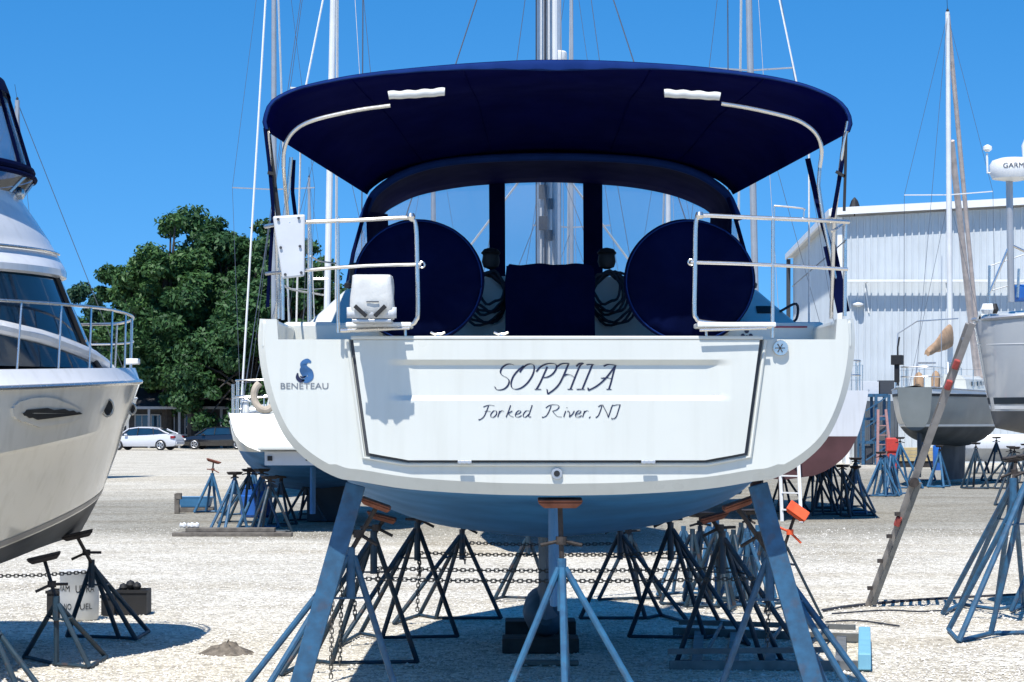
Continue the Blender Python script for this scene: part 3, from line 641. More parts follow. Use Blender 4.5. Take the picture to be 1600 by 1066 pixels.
def strap(name, pts, w_, m, par):
    b = MB(); c = [P(*p) for p in pts]
    for i in range(len(c) - 1): b.beam(c[i], c[i + 1], w_, .006, up=(0, 1, 0))
    return b.build(name, m, par)
def bar(name, pts, r, m, par, n=10):
    b = MB(); b.tube([P(*p) for p in pts], r, n); return b.build(name, m, par, smooth=True)
L_ = [("bimini_strut", [(418, 205, 16.0), (425, 300, 16.1), (432, 372, 16.2), (436, 498, 16.2)], .013, M_STEEL),
      ("bimini_strut", [(443, 262, 16.1), (446, 300, 16.2), (450, 340, 16.3), (430, 498, 16.4)], .012, M_STEEL),
      ("bimini_strut", [(455, 246, 16.5), (450, 300, 16.5), (441, 360, 16.5), (437, 495, 16.5)], .012, M_STEEL),
      ("bimini_strut", [(1325, 190, 16.0), (1316, 240, 16.0), (1303, 345, 16.1), (1299, 498, 16.2)], .013, M_STEEL),
      ("bimini_strut", [(1281, 262, 16.2), (1279, 290, 16.2), (1287, 345, 16.2), (1313, 470, 16.2)], .012, M_STEEL)]
for nme, pts, r, m in L_: bar(nme, pts, r, m, BIM)
strap("webbing_strap", [(414, 200, 15.98), (421, 260, 16.0), (427, 330, 16.0), (418, 480, 16.1)], .022, M_NAVYD, BIM)
strap("webbing_strap", [(418, 200, 16.05), (429, 290, 16.05), (440, 375, 16.05)], .03, M_BLACK, BIM)
strap("webbing_strap", [(459, 250, 16.6), (457, 300, 16.6), (462, 340, 16.6)], .025, M_NAVYD, BIM)
strap("webbing_strap", [(1262, 248, 16.5), (1283, 340, 16.3), (1297, 388, 16.25)], .035, M_NAVYD, BIM)
strap("webbing_strap", [(1296, 384, 16.24), (1318, 488, 16.14)], .08, M_NAVYD, BIM)
strap("webbing_strap", [(1320, 206, 16.0), (1315, 260, 16.0), (1301, 340, 16.05)], .025, M_NAVYD, BIM)
strap("webbing_strap", [(1322, 206, 15.99), (1321, 260, 15.99), (1319, 330, 15.99)], .018, M_BLACK, BIM)
strap("webbing_strap", [(418, 270, 15.99), (430, 272, 15.99)], .02, M_BLACK, BIM); strap("webbing_strap", [(1306, 268, 15.99), (1320, 276, 15.99)], .02, M_BLACK, BIM)

# pushpit rails
def rail(name, pts, r=.0135, m=M_STEEL, par=None, n=5, k=10):
    b = MB(); b.tube(catmull([P(*p) for p in pts], n) if len(pts) > 2 else [P(*p) for p in pts], r, k); return b.build(name, m, par or yacht, smooth=True)
YP = 15.72
A_ = [(415, 354, YP + .5), (440, 350, YP), (480, 347, YP), (560, 344, YP), (628, 340.5, YP), (643, 343, YP), (650, 354, YP), (652, 420, YP), (653, 486, YP), (650, 500, YP), (640, 508, YP), (600, 514, YP), (532, 517, YP)]
push = rail("pushpit", A_, .0135)
push2 = rail("pushpit", [(1326, 347, YP + .1), (1290, 345, YP), (1220, 342, YP), (1150, 339, YP), (1104, 337, YP), (1091, 340, YP), (1087, 352, YP), (1086, 420, YP), (1085, 484, YP), (1088, 497, YP), (1098, 503, YP), (1150, 508, YP), (1206, 511, YP)], .0135)
rail("mid_rail", [(416, 428, YP + .3), (470, 423, YP), (560, 416, YP), (658, 413, YP)], .0115, par=push)
rail("mid_rail", [(1079, 410, YP), (1150, 412, YP), (1240, 416, YP), (1325, 421, YP)], .0115, par=push2)
for px, pa, pb, yy in ((527.5, 338, 520, YP), (441, 350, 500, YP + .3), (484, 347, 500, YP + .6)): rail("stanchion", [(px, pa, yy), (px + 1, pb, yy)], .0115, par=push)
for px, pa, pb, yy in ((1208, 338, 528, YP), (1321, 347, 494, YP + .2)): rail("stanchion", [(px, pa, yy), (px - 1, pb, yy)], .0115, par=push2)
for par, px, py in ((push, 659, 414), (push2, 1080, 410)):
    b = MB(); c = P(px, py, YP); b.tube([c + Vector((math.cos(a) * .018, 0, math.sin(a) * .018)) for a in np.linspace(0, 6.283, 13)[:-1]], .006, 6, closed=True); b.build("eye", M_STEEL, par, smooth=True)
for par, px, py in ((push, 642, 339), (push2, 1093, 337)):
    b = MB(); b.lathe([(.022, -.02), (.028, 0), (.02, .022)], P(px, py, YP), 'z', 12); b.build("rail_fitting", M_STEEL, par, smooth=True)
for par, xa, xb in ((push, 540, 646), (push2, 1090, 1204)):
    b = MB(); a = P(xa, 511, YP - .03); c = P(xb, 505, YP + .32); b.box((a.x, a.y, a.z), (c.x, c.y, a.z + .03)); b.build("rail_seat", M_PLASTW, par, bevel=.008)
    rail("seat_bracket", [(xa + 3, 516, YP - .04), (xb - 6, 513, YP - .04)], .009, par=par)
    rail("seat_leg", [(633 if par is push else 1103, 510, YP + .1), (634 if par is push else 1104, 530, YP + .1)], .009, par=par)
rail("bracket_loop", [(1210, 345, YP), (1210, 325, YP), (1214, 322, YP), (1254, 326, YP), (1256, 330, YP), (1255, 345, YP)], .006, par=push2, k=6)
rail("bracket_loop", [(1300, 362, YP), (1318, 350, YP + .2)], .008, par=push2, k=6)
rail("guard_wire", [(1322, 375, YP), (1238, 448, 20.0)], .004, M_WIRE, push2, k=5)
rail("lifeline", [(432, 437, 16.2), (455, 452, 16.8), (505, 461, 18.0)], .007, M_ROPEW, push, k=6)
rail("lifeline", [(485, 400, 16.3), (500, 408, 16.7), (528, 412, 17.2)], .006, M_ROPEW, push, k=6)
rail("lifeline", [(490, 436, 16.2), (512, 436, 16.2)], .008, M_STEEL, push, k=6)
# tapered white board on the rail
b = MB(); q = [(426, 338), (477, 335), (476, 432), (441, 436)]
b.prism([P(x, y, YP - .05) for x, y in q], [P(x, y, YP - .015) for x, y in q]); board = b.build("motor_board", M_GREYP, yacht, bevel=.012)
b = MB()
for x, y in ((436, 344), (468, 342), (440, 388), (470, 386), (447, 430), (472, 427)): b = MB(); b.lathe([(.009, -.056), (.009, -.05)], P(x, y, YP), 'y', 8); b.build("bolt", M_SEAM, board)
# covered grill hanging on the rail
gv = MB(); rr_ = random.Random(2); rows = []
c0 = P(585, 468, YP)
for k, (hh, wd, dp) in enumerate([(-.15, .135, .10), (-.145, .145, .115), (-.07, .150, .13), (0, .146, .135), (.08, .142, .13), (.135, .138, .125), (.150, .134, .118), (.156, .12, .09)]):
    row = []
    for a in np.linspace(0, 2 * math.pi, 41)[:-1]:
        ca, sa = math.cos(a), math.sin(a); q = 11.0
        ra = (abs(ca) ** q + abs(sa) ** q) ** (-1 / q); wr = 1 + .018 * math.sin(3 * a + k * 1.3) + .015 * math.sin(7 * a - k * 2.1)
        row.append(c0 + Vector((ca * ra * wd * wr, -.20 + sa * ra * dp * wr, hh)) * K)
    rows.append(row)
gv.grid(rows, True); gv.poly(rows[0]); gv.poly(rows[-1]); grill = gv.build("grill_cover", M_VINYL, yacht, smooth=True, angle=60)
sp = MB(); rows = [[c0 + Vector((x * .150, -.3 * K - .012 - .004 * math.cos(x * 9), z)) for x in np.linspace(-1, 1, 15)] for z in (-.128, -.062)]; sp.grid(rows); sp.build("cover_lower_band", M_GREYP, grill, smooth=True, solid=.006)
for x0, x1 in ((-.10, -.03), (.085, .02)):
    sp = MB(); sp.beam(c0 + Vector((x0, -.305, -.055)), c0 + Vector((x1, -.30, -.118)), .024, .02, up=(0, 1, 0)); sp.build("grill_strap", M_BLACK, grill)
sp = MB(); sp.box(c0 + Vector((-.03, -.302, -.034)), c0 + Vector((.045, -.297, -.027))); sp.build("cover_mark", M_SEAM, grill)
sp = MB(); sp.box(c0 + Vector((-.12, -.28, -.155)), c0 + Vector((.12, -.06, -.132))); sp.tube([c0 + Vector((0, -.1, -.145)), c0 + Vector((0, .0, -.145))], .015); sp.build("grill_base", M_ALU, grill, bevel=.006)

# keel, rudder
k = MB(); rows = []
for z, y0, y1, t in [(1.35, 5.0, 7.6, .10), (1.0, 5.05, 7.5, .075), (.75, 5.1, 7.4, .055), (.30, 5.12, 7.3, .055), (.22, 5.0, 7.4, .08), (.15, 4.9, 7.5, .13), (.10, 4.8, 7.6, .17)]:
    rows.append([W(s * t * math.sin(math.pi * u) ** .6, lerp(y0, y1, u), z) for s, u in [(1, u) for u in np.linspace(0, 1, 12)] + [(-1, u) for u in np.linspace(1, 0, 12)[1:-1]]])
k.grid(rows, True); k.poly(rows[-1])
keel = k.build("keel", M_KEEL, yacht, smooth=True, angle=60)
k = MB(); k.lathe([(.05, 4.6), (.12, 4.68), (.17, 4.9), (.185, 5.4), (.165, 6.1), (.10, 6.8), (.03, 7.2)], (BX, BY, .295), 'y', 20); k.build("keel_bulb", M_KEEL, keel, smooth=True)
k = MB(); rows = []
for z, y0, y1, t in [(1.42, .75, 1.35, .045), (.75, .8, 1.3, .04), (.55, .9, 1.22, .03)]: rows.append([W(s * t * math.sin(math.pi * u) ** .6, lerp(y0, y1, u), z) for s, u in [(1, u) for u in np.linspace(0, 1, 10)] + [(-1, u) for u in np.linspace(1, 0, 10)[1:-1]]])
k.grid(rows, True); k.poly(rows[-1]); k.build("rudder", M_BLUEBOT, yacht, smooth=True, angle=60)
# mast and rigging
ym = 5.7
m_ = MB(); rows = []
for z in (3.05, 9, 17): rows.append([W(math.cos(a) * .078, ym + math.sin(a) * .12, z) for a in np.linspace(0, 6.283, 19)[:-1]])
m_.grid(rows, True); m_.poly(rows[-1]); MAST = m_.build("mast", M_ALU, yacht, smooth=True, angle=60)
t_ = MB(); t_.tube([W(.095, ym - .14, 3.2), W(.085, ym - .13, 17)], .024, 8); t_.build("furled_mainsail", M_MASTW, MAST, smooth=True)
for dx, dz in ((-.04, 0), (.0, 0.05), (.04, 0.1)):
    t_ = MB(); t_.tube([W(dx, ym - .15, 3.1), W(dx * .8, ym - .14, 10)], .008, 6); t_.build("halyard", M_ROPEW if dx else M_ROPED, MAST, smooth=True)
t_ = MB(); t_.tube([W(-.085, ym - .12, 3.1), W(-.085, ym - .12, 12)], .006, 6); t_.build("halyard", M_ROPED, MAST, smooth=True)
for z in (3.75, 4.05):
    t_ = MB(); t_.box(W(-.06, ym - .2, z), W(.02, ym - .13, z + .13)); t_.box(W(.03, ym - .19, z - .1), W(.07, ym - .13, z)); t_.build("mast_block", M_BLACK, MAST)
for s in (1, -1):
    for z in (7.9, 12.3):
        t_ = MB(); t_.beam(W(0, ym, z), W(s * 1.72 * (1 if z < 10 else .7), ym - .25, z + .06), .03, .09); t_.build("spreader", M_ALU, MAST)
    for nme, pts, r in (("shroud", [W(s * 1.75, ym - .2, 2.7), W(s * 1.72, ym - .25, 7.95), W(s * 1.2, ym - .2, 12.3), W(0, ym, 16.2)], .0055), ("shroud", [W(s * 1.70, ym - .25, 2.72), W(s * .04, ym, 7.85)], .0055), ("backstay", [W(s * 1.99, 1.6, 2.7), P(1264 if s > 0 else 470, 215, 17.5), P(1247 if s > 0 else 477, 140, 17.3), W(0, ym - .1, 16.7)], .0065)):
        t_ = MB(); t_.tube(pts, r, 5); t_.build(nme, M_ROPEW if nme == "backstay" else M_WIRE, yacht, smooth=True)
    t_ = MB(); t_.tube([W(s * 1.25, 6.6, 3.0), W(0, ym - .1, 4.55)], .009, 6); t_.build("vang_line", M_ROPEW, yacht, smooth=True)
t_ = MB(); t_.tube([W(0, 10.3, 2.95), W(0, ym + .1, 16.3)], .03, 6); t_.build("forestay", M_MASTW, yacht, smooth=True)
bm2 = MB(); bm2.tube([W(0, ym - .2, 4.55), W(0, 2.6, 4.62)], .09, 12); bm2.build("boom", M_ALU, yacht, smooth=True)

P = P_world
# ------------------------------------------------------------------ generic sailing boats standing ashore
def shape_b(t, tw, B, full=.5):
    return float(np.interp(t, [0, .2, .45, .6, .75, .88, .96, 1], [tw, lerp(tw, B, .62), B, B * .96, B * .74, B * .42, B * .16, .012]))
def sailboat(name, label, loc, yaw, L=10, B=1.7, tw=1.3, zs=2.3, bow=.35, zw=1.4, zk=.8, rake=0.0, bowrake=.5, tops=None, bott=None, mast=None, stripe=None, deckm=None,
             keel=(.42, .62), kth=.12, rudder=True, pushpit=True, cabin=True, cat="sailboat", zst=None, p=2.5, group=None, roundst=False, sag=.12):
    r = thing(name, loc, label, cat, group, rot=-math.radians(yaw)); OFF[r.name] = None
    tops = tops or M_GEL; bott = bott or M_BLUEBOT; zst = zst if zst is not None else zw - .12
    ts = list(np.linspace(0, 1, 41) ** (1.9 if roundst else 1.0)); nu, nl = 8, 7
    def sec(t):
        b = shape_b(t, tw, B)
        if roundst and t < .2: b = tw + (shape_b(.2, tw, B) - tw) * (1 - (1 - t / .2) ** 2) ** .55
        s = zs + bow * t ** 2 - sag * math.sin(math.pi * t); k = float(np.interp(t, [0, .25, .5, .75, .93, 1], [zst, lerp(zst, zk, .7), zk, lerp(zk, zw, .3), zw - .02, zw + .35]))
        zz = [lerp(s, max(zw, k), i / (nu - 1)) for i in range(nu)] + [lerp(max(zw, k), k, (i / nl) ** .7) for i in range(1, nl + 1)]
        o = []
        for z in zz:
            u = (s - z) / (s - k) if s > k else 0; wv = b * max(0, 1 - u ** p) ** (1 / p) * (1 - .03 * math.sin(math.pi * min(1, u * 1.4)))
            y = t * L + rake * (s - z) * max(0, 1 - t / .25) - bowrake * (s - z) * max(0, (t - .6) / .4) ** 1.5
            o.append((wv, y, z))
        return o
    A, Bt = MB(), MB(); secs = [sec(t) for t in ts]
    for sg in (1, -1):
        rows = [[(sg * x, y, z) for x, y, z in q] for q in secs]
        A.grid([q[:nu] for q in rows]); Bt.grid([q[nu - 1:] for q in rows])
    q = secs[0]; A.poly([(x, y, z) for x, y, z in q[:nu]] + [(-x, y, z) for x, y, z in q[:nu][::-1]])
    if q[-1][2] < zw - .02: Bt.poly([(x, y, z) for x, y, z in q[nu - 1:]] + [(-x, y, z) for x, y, z in q[nu - 1:][::-1]])
    hull = A.build("hull", tops, r, smooth=True, weld=True, angle=70 if roundst else 40)
    bo = Bt.build("antifouled_bottom", bott, r, smooth=True, weld=True, angle=70 if roundst else 40)
    if stripe:
        for (za, zb, ms) in stripe:
            b = MB()
            for sg in (1, -1):
                rows = []
                for qq in secs:
                    zz = [e[2] for e in qq][::-1]; xx = [e[0] for e in qq][::-1]; yy = [e[1] for e in qq][::-1]
                    rows.append([(sg * (float(np.interp(z, zz, xx)) + .006), float(np.interp(z, zz, yy)), z) for z in (za, zb)])
                b.grid(rows)
            b.build("stripe", ms, hull, smooth=True)
    d = MB(); d.grid([[(-q[0][0], q[0][1], q[0][2] - .03), (0, q[0][1], q[0][2] + .05), (q[0][0], q[0][1], q[0][2] - .03)] for q in secs]); d.build("deck", deckm or M_GEL, r, smooth=True)
    for sg in (1, -1):
        t_ = MB(); t_.tube([(sg * q[0][0], q[0][1], q[0][2]) for q in secs], .022, 6); t_.build("toe_rail", M_ALU, r, smooth=True)
    if cabin:
        c = MB(); rows = []
        for t in np.linspace(.33, .78, 8):
            b = shape_b(t, tw, B) * .6; z0 = zs + bow * t * t - .1; h = float(np.interp(t, [.33, .6, .74, .78], [.48, .42, .22, .02]))
            rows.append([(x * b, t * L, z0 + h * k) for x, k in [(-1.08, -.2), (-1, .7), (-.8, .97), (0, 1.05), (.8, .97), (1, .7), (1.08, -.2)]])
        c.grid(rows); c.poly(rows[0]); ca = c.build("cabin", M_GEL, r, smooth=True, angle=35)
        for sg in (1, -1):
            for t in (.40, .46, .52, .58):
                b = shape_b(t, tw, B) * .6; z0 = zs + bow * t * t - .1
                wv = MB(); wv.box((sg * b * 1.035 - .02, t * L - .17, z0 + .13), (sg * b * 1.035 + .02, t * L + .17, z0 + .27)); wv.build("cabin_window", M_GLASSD, ca, bevel=.02)
    kk = MB(); rows = []
    y0, y1 = keel[0] * L, keel[1] * L
    for z, a in ((zk + .18, 0), (lerp(zk, 0, .5), .12), (.12, .2)):
        rows.append([(s * kth * math.sin(math.pi * u) ** .6, lerp(y0 + a * .6, y1 - a, u), z) for s, u in [(1, u) for u in np.linspace(0, 1, 9)] + [(-1, u) for u in np.linspace(1, 0, 9)[1:-1]]])
    kk.grid(rows, True); kk.poly(rows[-1]); kk.build("keel", bott, r, smooth=True, angle=60)
    if rudder:
        kk = MB(); rows = []
        for z, w_ in ((zst + .12, .5), (lerp(zst, .25, .7), .45), (.28, .36)):
            rows.append([(s * .05 * math.sin(math.pi * u) ** .6, .35 + w_ * u, z) for s, u in [(1, u) for u in np.linspace(0, 1, 9)] + [(-1, u) for u in np.linspace(1, 0, 9)[1:-1]]])
        kk.grid(rows, True); kk.poly(rows[-1]); kk.build("rudder", bott, r, smooth=True, angle=60)
    if pushpit:
        b = MB(); w1 = tw * .93
        for h in (.3, .58): b.tube(catmull([(-w1 - .05, 1.3, zs + h), (-w1, .35, zs + h), (-w1 * .8, .12, zs + h), (0, .08, zs + h), (w1 * .8, .12, zs + h), (w1, .35, zs + h), (w1 + .05, 1.3, zs + h)], 4), .016, 6)
        for x, y in ((-w1, .4), (-w1 * .55, .1), (w1 * .55, .1), (w1, .4), (-w1 - .05, 1.3), (w1 + .05, 1.3)): b.tube([(x, y, zs - .03), (x, y, zs + .58)], .014, 6)
        b.build("pushpit", M_STEEL, r, smooth=True)
        for sg in (1, -1):
            tt = [.13, .26, .39, .52, .65, .78, .9]; tp = []
            for t in tt:
                x = sg * (shape_b(t, tw, B) - .05); z = zs + bow * t * t - .1; tp.append((x, t * L, z + .62))
                b = MB(); b.tube([(x, t * L, z - .02), (x, t * L, z + .62)], .012, 5); b.build("stanchion", M_STEEL, r, smooth=True)
            b = MB(); b.tube(tp, .004, 4); b.tube([(x, y, z - .3) for x, y, z in tp], .004, 4); b.build("lifeline", M_WIRE, r, smooth=True)
    if mast:
        mt = mast.get('t', .5) * L; mh = mast['h']; mr = mast.get('r', .075); mm = mast.get('m', M_MASTW); lean = mast.get('lean', 0.0); lx = mast.get('lx', 0.0)
        def mp(z): return Vector((lx * (z - zs), mt - lean * (z - zs), z))
        b = MB(); b.tube([mp(zs), mp(zs + (mh - zs) * .5), mp(mh)], [mr, mr, mr * .75], 10); M = b.build("mast", mm, r, smooth=True)
        for (z, wd) in mast.get('sp', []):
            for sg in (1, -1):
                b = MB(); b.beam(mp(z), mp(z) + Vector((sg * wd, -.1, .04)), .05, .03); b.build("spreader", mm, M)
        b = MB(); b.lathe([(.02, 0), (.05, .04), (.02, .1)], mp(mh), 'z', 8); b.tube([mp(mh), mp(mh) + Vector((0, -.1, .5))], .008, 4); b.build("masthead_fitting", M_BLACK, M)
        wr = mast.get('wr', .006); sp = mast.get('sp', [(mh * .5, 1.0)])
        def stay(nm, pts, rad, ms):
            b = MB(); b.tube(pts, rad, 5); b.build(nm, ms, r, smooth=True)
        bs = mast.get('bs', M_WIRE); brw = mast.get('bsr', wr)
        if mast.get('split'):
            for sg in (1, -1): stay("backstay", [(sg * tw * .85, .1, zs), mp(mh - .05)], brw, bs)
        else: stay("backstay", [(mast.get('bx', 0), .05, zs), mp(mh - .05)], brw, bs)
        stay("forestay", [(0, L - .1, zs + bow), mp(mh - .05)], mast.get('fr', .03), mast.get('fm', M_MASTW))
        for sg in (1, -1):
            base = Vector((sg * (B - .08), mt - .1, zs + .1)); pts = [base] + [mp(z) + Vector((sg * wd, -.1, .04)) for z, wd in sp] + [mp(mh - .1)]
            stay("shroud", pts, wr, M_WIRE)
            if sp: stay("shroud", [base + Vector((-sg * .1, .3, 0)), mp(sp[0][0] - .05)], wr, M_WIRE)
        if mast.get('boom'):
            b = MB(); b.tube([mp(zs + 1.2) + Vector((0, -.1, 0)), (0, .12 * L, zs + 1.3)], .06, 8); b.build("boom", mm, r, smooth=True)
    return r, hull
M_TOPW = M_GELG
# boat on stands just behind, to the left
YA = 39.0
XA = -3.50
boatA, hA = sailboat("sailing_boat", "white sailing boat with swim platform and horseshoe buoy, left of the SOPHIA yacht", (XA, YA, 0), -2, L=10, B=1.7, tw=1.42, zs=2.05, zw=1.38, zk=.50, zst=1.30, rake=-.75, bow=.35,
    tops=M_GEL, bott=M_BLUEBOT, mast=dict(h=15.5, r=.065, m=M_MASTW, sp=[(8.4, .8)], lx=0.02, t=.5, split=True), pushpit=True)
b = MB(); b.tube(catmull([(-.80 + math.sin(a) * .19, .02, 2.36 + math.cos(a) * .25) for a in np.linspace(.5, 5.78, 12)], 4), .065, 10)
hb_ = b.build("horseshoe_buoy", M_BUOY, boatA, smooth=True)
b = MB(); b.prism([(-.85, -.95, 1.42), (.85, -.95, 1.42), (.85, -.40, 1.42), (-.85, -.40, 1.42)], [(-.85, -.95, 1.49), (.85, -.95, 1.49), (.85, -.36, 1.49), (-.85, -.36, 1.49)]); b.build("swim_platform", M_GEL, boatA, bevel=.02)
b = MB(); b.box((-.75, -.72, 1.16), (.75, -.5, 1.40)); b.build("stern_locker", M_GREYP, boatA)
for x in (-.7, -.05, .55): b = MB(); b.box((x, -.75, 1.24), (x + .08, -.722, 1.32)); b.build("latch", M_BLACK, boatA)
b = MB(); b.box((-.35, -.18, 1.84), (.15, -.12, 1.90)); b.box((-.3, -.30, 1.66), (.0, -.24, 1.73)); b.build("stern_mark", M_SEAM, boatA)
for x in (-1.15, .3): b = MB(); b.lathe([(.06, 0), (.07, .08), (.05, .18), (.09, .2), (.03, .26)], (x, .25, 2.06), 'z', 10); b.build("stern_fitting", M_PLASTW, boatA, smooth=True)

# masts and boats hidden behind the yacht (each stands on its keel)
def hidden(px, Y, label, **k):
    X = (px - 800) * Y / F; L = k.get('L', 10)
    kk = dict(L=L, B=1.65, tw=1.2, zs=2.3, zw=1.4, zk=.8); ms = k.pop('mast'); yaw = k.pop('yaw', 0)
    X -= math.sin(math.radians(yaw)) * L * ms.get('t', .5)
    kk.update(k); return sailboat("sailing_boat", label, (X, Y - L * ms.get('t', .5) * math.cos(math.radians(yaw)), 0), yaw, mast=ms, **kk)
hidden(428, 60, "sailing boat whose tall grey mast rises just left of the bimini", B=.95, tw=.55, zs=1.9, mast=dict(h=17, r=.075, m=M_MASTG, sp=[(8.1, 1.1)], bs=M_ROPEW, bsr=.026, bx=-.30), bott=M_DARKBOT)
hidden(483, 108, "distant sailing boat with a thin bare mast showing under the bimini's left side", mast=dict(h=13.6, r=.085, m=M_MASTG, sp=[(8.2, .8)], wr=.008), zs=1.9, zw=1.2, bott=M_DARKBOT)
boatD, hD = hidden(872, 37, "sailing boat with a white radar dome on its mast above the bimini", mast=dict(h=13, r=.055, m=M_ALU, sp=[(6.2, .9)]), bott=M_REDBOT)
b = MB(); Yd = 5 - .16; zc = EYE + (YH - 87) * 36.8 / F; b.lathe([(.02, -.10), (.13, -.09), (.145, -.05), (.145, .05), (.12, .075), (.01, .085)], (0, Yd, zc), 'z', 24); b.build("radar_dome", M_PLASTW, boatD, smooth=True)
b = MB(); b.lathe([(.13, -.18), (.14, -.115)], (0, Yd, zc), 'z', 16); b.beam((0, Yd, zc - .16), (0, 5, zc - .2), .08, .05); b.build("radar_bracket", M_ALU, boatD)
hidden(893, 52, "sailing boat with slim grey mast at the right of the hood's middle window", mast=dict(h=13, r=.05, m=M_MASTG, sp=[(6.4, .9)]), bott=M_BLUEBOT)
hidden(677, 72, "sailing boat whose bare grey mast shows through the hood's left window", mast=dict(h=12.0, r=.085, m=M_MASTG, sp=[(6.5, .9)]), bott=M_DARKBOT)
hidden(1044, 62, "sailing boat whose two-tone mast shows through the hood's right window", mast=dict(h=11.2, r=.075, m=M_MASTW, sp=[(5.5, .9)]), bott=M_DARKBOT)
# red bottomed boat to the right
boatG, hG = sailboat("sailing_boat", "white boat with dull red bottom and a pale ladder at its stern", (5.22, 43.0, 0), 1.0, L=11, B=1.95, tw=1.62, zs=2.5, zw=1.62, zk=.72, zst=.78, p=2.2, bott=M_REDBOT, tops=M_GELG,
    mast=dict(h=16, r=.075, m=M_MASTG, sp=[(9.5, .9)], t=.5, lx=-.022, split=False))
# tan covered boat on the far right
Yt = 66.0
boatH, hH = sailboat("sailing_boat", "grey-green double-masted-looking sailing boat with tan sail cover beside the metal shed", (P(1408, 0, Yt).x, Yt - 2.2, 0), 24, L=9.0, B=1.5, tw=.5, zs=2.86, zw=1.72, zk=1.1, zst=1.62, rake=.1, bow=.25, bott=M_DARKBOT, tops=M_OLIVE,
    stripe=[(1.74, 1.80, M_TRIMW), (2.60, 2.68, M_BLACK), (2.68, 2.80, M_TRIMW)], mast=dict(h=14.3, r=.085, m=M_MASTW, sp=[(8.75, 1.35)], t=.50, wr=.007, fr=.075, fm=M_TANS, lx=-.008), keel=(.36, .72), kth=.2)
boatH['label'] = "grey-green sailing boat with tan boom cover in front of the metal shed"
b = MB(); rows = []
for t in np.linspace(0, 1, 9):
    c = Vector((0, lerp(4.35, 1.5, t), lerp(4.35, 3.85, t))); h = lerp(.50, .10, t ** .9); wv = lerp(.13, .08, t)
    rows.append([c + Vector((math.cos(a) * wv, 0, math.sin(a) * h * (1 if math.sin(a) > 0 else .5) + .03 * math.sin(3 * a + t * 8))) for a in np.linspace(0, 6.283, 17)[:-1]])
b.grid(rows, True); b.poly(rows[0]); b.poly(rows[-1]); b.build("sail_cover", M_TAN, boatH, smooth=True)
b = MB(); b.tube([(.05, 8.0, 3.2), (0.0, 4.6, 10.4)], .10, 8); b.build("furled_staysail", M_TANS, boatH, smooth=True)
b = MB(); b.tube([(-.5, .1, 2.9), (-.5, .05, 4.0), (-.45, .05, 4.3)], .03, 6); b.box((-.66, -.12, 3.5), (-.36, .22, 3.78)); b.box((-.58, -.05, 3.0), (-.46, .12, 3.5)); b.build("outboard_motor", M_BLACK, boatH, bevel=.04)
for (x, y, z, r_) in ((.0, .5, 3.0, .15), (.35, 1.1, 3.05, .13)):
    b = MB(); b.lathe([(.02, -.25), (r_, -.2), (r_ * 1.05, .1), (r_ * .6, .25), (.02, .3)], (x, y, z), 'z', 10); b.build("cockpit_bundle", M_TAN, boatH, smooth=True)
b = MB(); b.tube([(.7, .3, 2.9), (.7, .3, 4.5), (.72, .28, 6.6)], .012, 5); b.tube([(-.6, .3, 2.9), (-.55, .25, 4.4), (0, .3, 4.75), (.7, 2.4, 4.9)], .02, 5); b.build("stern_pole", M_ALU, boatH, smooth=True)
for sg in (1, -1):
    b = MB(); b.tube([(sg * .5, 2.0, 3.0), (sg * .45, 2.2, 3.6), (sg * .4, 4.2, 3.65)], .03, 6); b.build("grab_rail", M_ALU, boatH, smooth=True)
# silver-grey boat cut by the right edge
YS = 22.4
boatS, hS = sailboat("sailing_boat", "silver-grey sailing boat with a radar pole and a ladder leaning on its stern", (P(1528, 0, YS).x + .02, YS, 0), 74, L=11.5, B=1.8, tw=.05, roundst=True, sag=-.32, zs=2.95, zw=2.03, zk=1.15, zst=1.86, rake=.16, bow=.3, tops=M_SILVER, bott=M_GREYBOT, p=2.1,
    stripe=[(2.05, 2.085, M_TRIMW), (2.10, 2.165, M_DARKBOT), (2.69, 2.70, M_TRIMW)], mast=None, pushpit=False, rudder=False)
def Ss(px, py, Y=22.3):               # world point -> local of boatS
    return boatS_m @ P(px, py, Y)
bpy.context.view_layer.update(); boatS_m = boatS.matrix_world.inverted()
b = MB(); b.tube([Ss(1580, 472), Ss(1577, 283)], .034, 10); pole = b.build("radar_pole", M_MASTG, boatS, smooth=True)
b = MB(); c = Ss(1582, 263); b.lathe([(.06, -.13), (.20, -.105), (.225, -.05), (.225, .03), (.20, .075), (.12, .10), (.01, .105)], c, 'z', 32); dome = b.build("radar_dome", M_PLASTW, boatS, smooth=True)
wc = P(1582, 263, 22.3); inv = boatS_m
text_part("dome_lettering", "GARMIN", lambda u, v: inv @ (lambda a: Vector((wc.x + math.sin(a) * .229, wc.y - math.cos(a) * .229, wc.z - .018 + .05 * v)))(-.62 + u * 1.24), M_SEAM, dome)
b = MB(); b.tube([Ss(1578, 382), Ss(1546, 458)], .014, 6); b.tube([Ss(1578, 382), Ss(1612, 398)], .014, 6); b.build("pole_brace", M_STEEL, boatS, smooth=True)
b = MB(); b.tube([Ss(1572, 275), Ss(1543, 270), Ss(1542, 240)], .012, 6); b.lathe([(.02, -.02), (.045, 0), (.045, .03), (.01, .05)], Ss(1543, 234), 'z', 12); b.build("gps_antenna", M_PLASTW, boatS, smooth=True)
b = MB(); b.lathe([(.06, 0), (.06, .25)], Ss(1612, 306), 'z', 12); b.lathe([(.08, .26), (.10, .5), (.05, .62)], Ss(1612, 306), 'z', 12); b.build("second_dome", M_PLASTW, boatS, smooth=True)
b = MB(); b.box(Ss(1590, 470), Ss(1615, 447, 22.6)); b.build("blue_cover", M_BLUEP, boatS, bevel=.03)
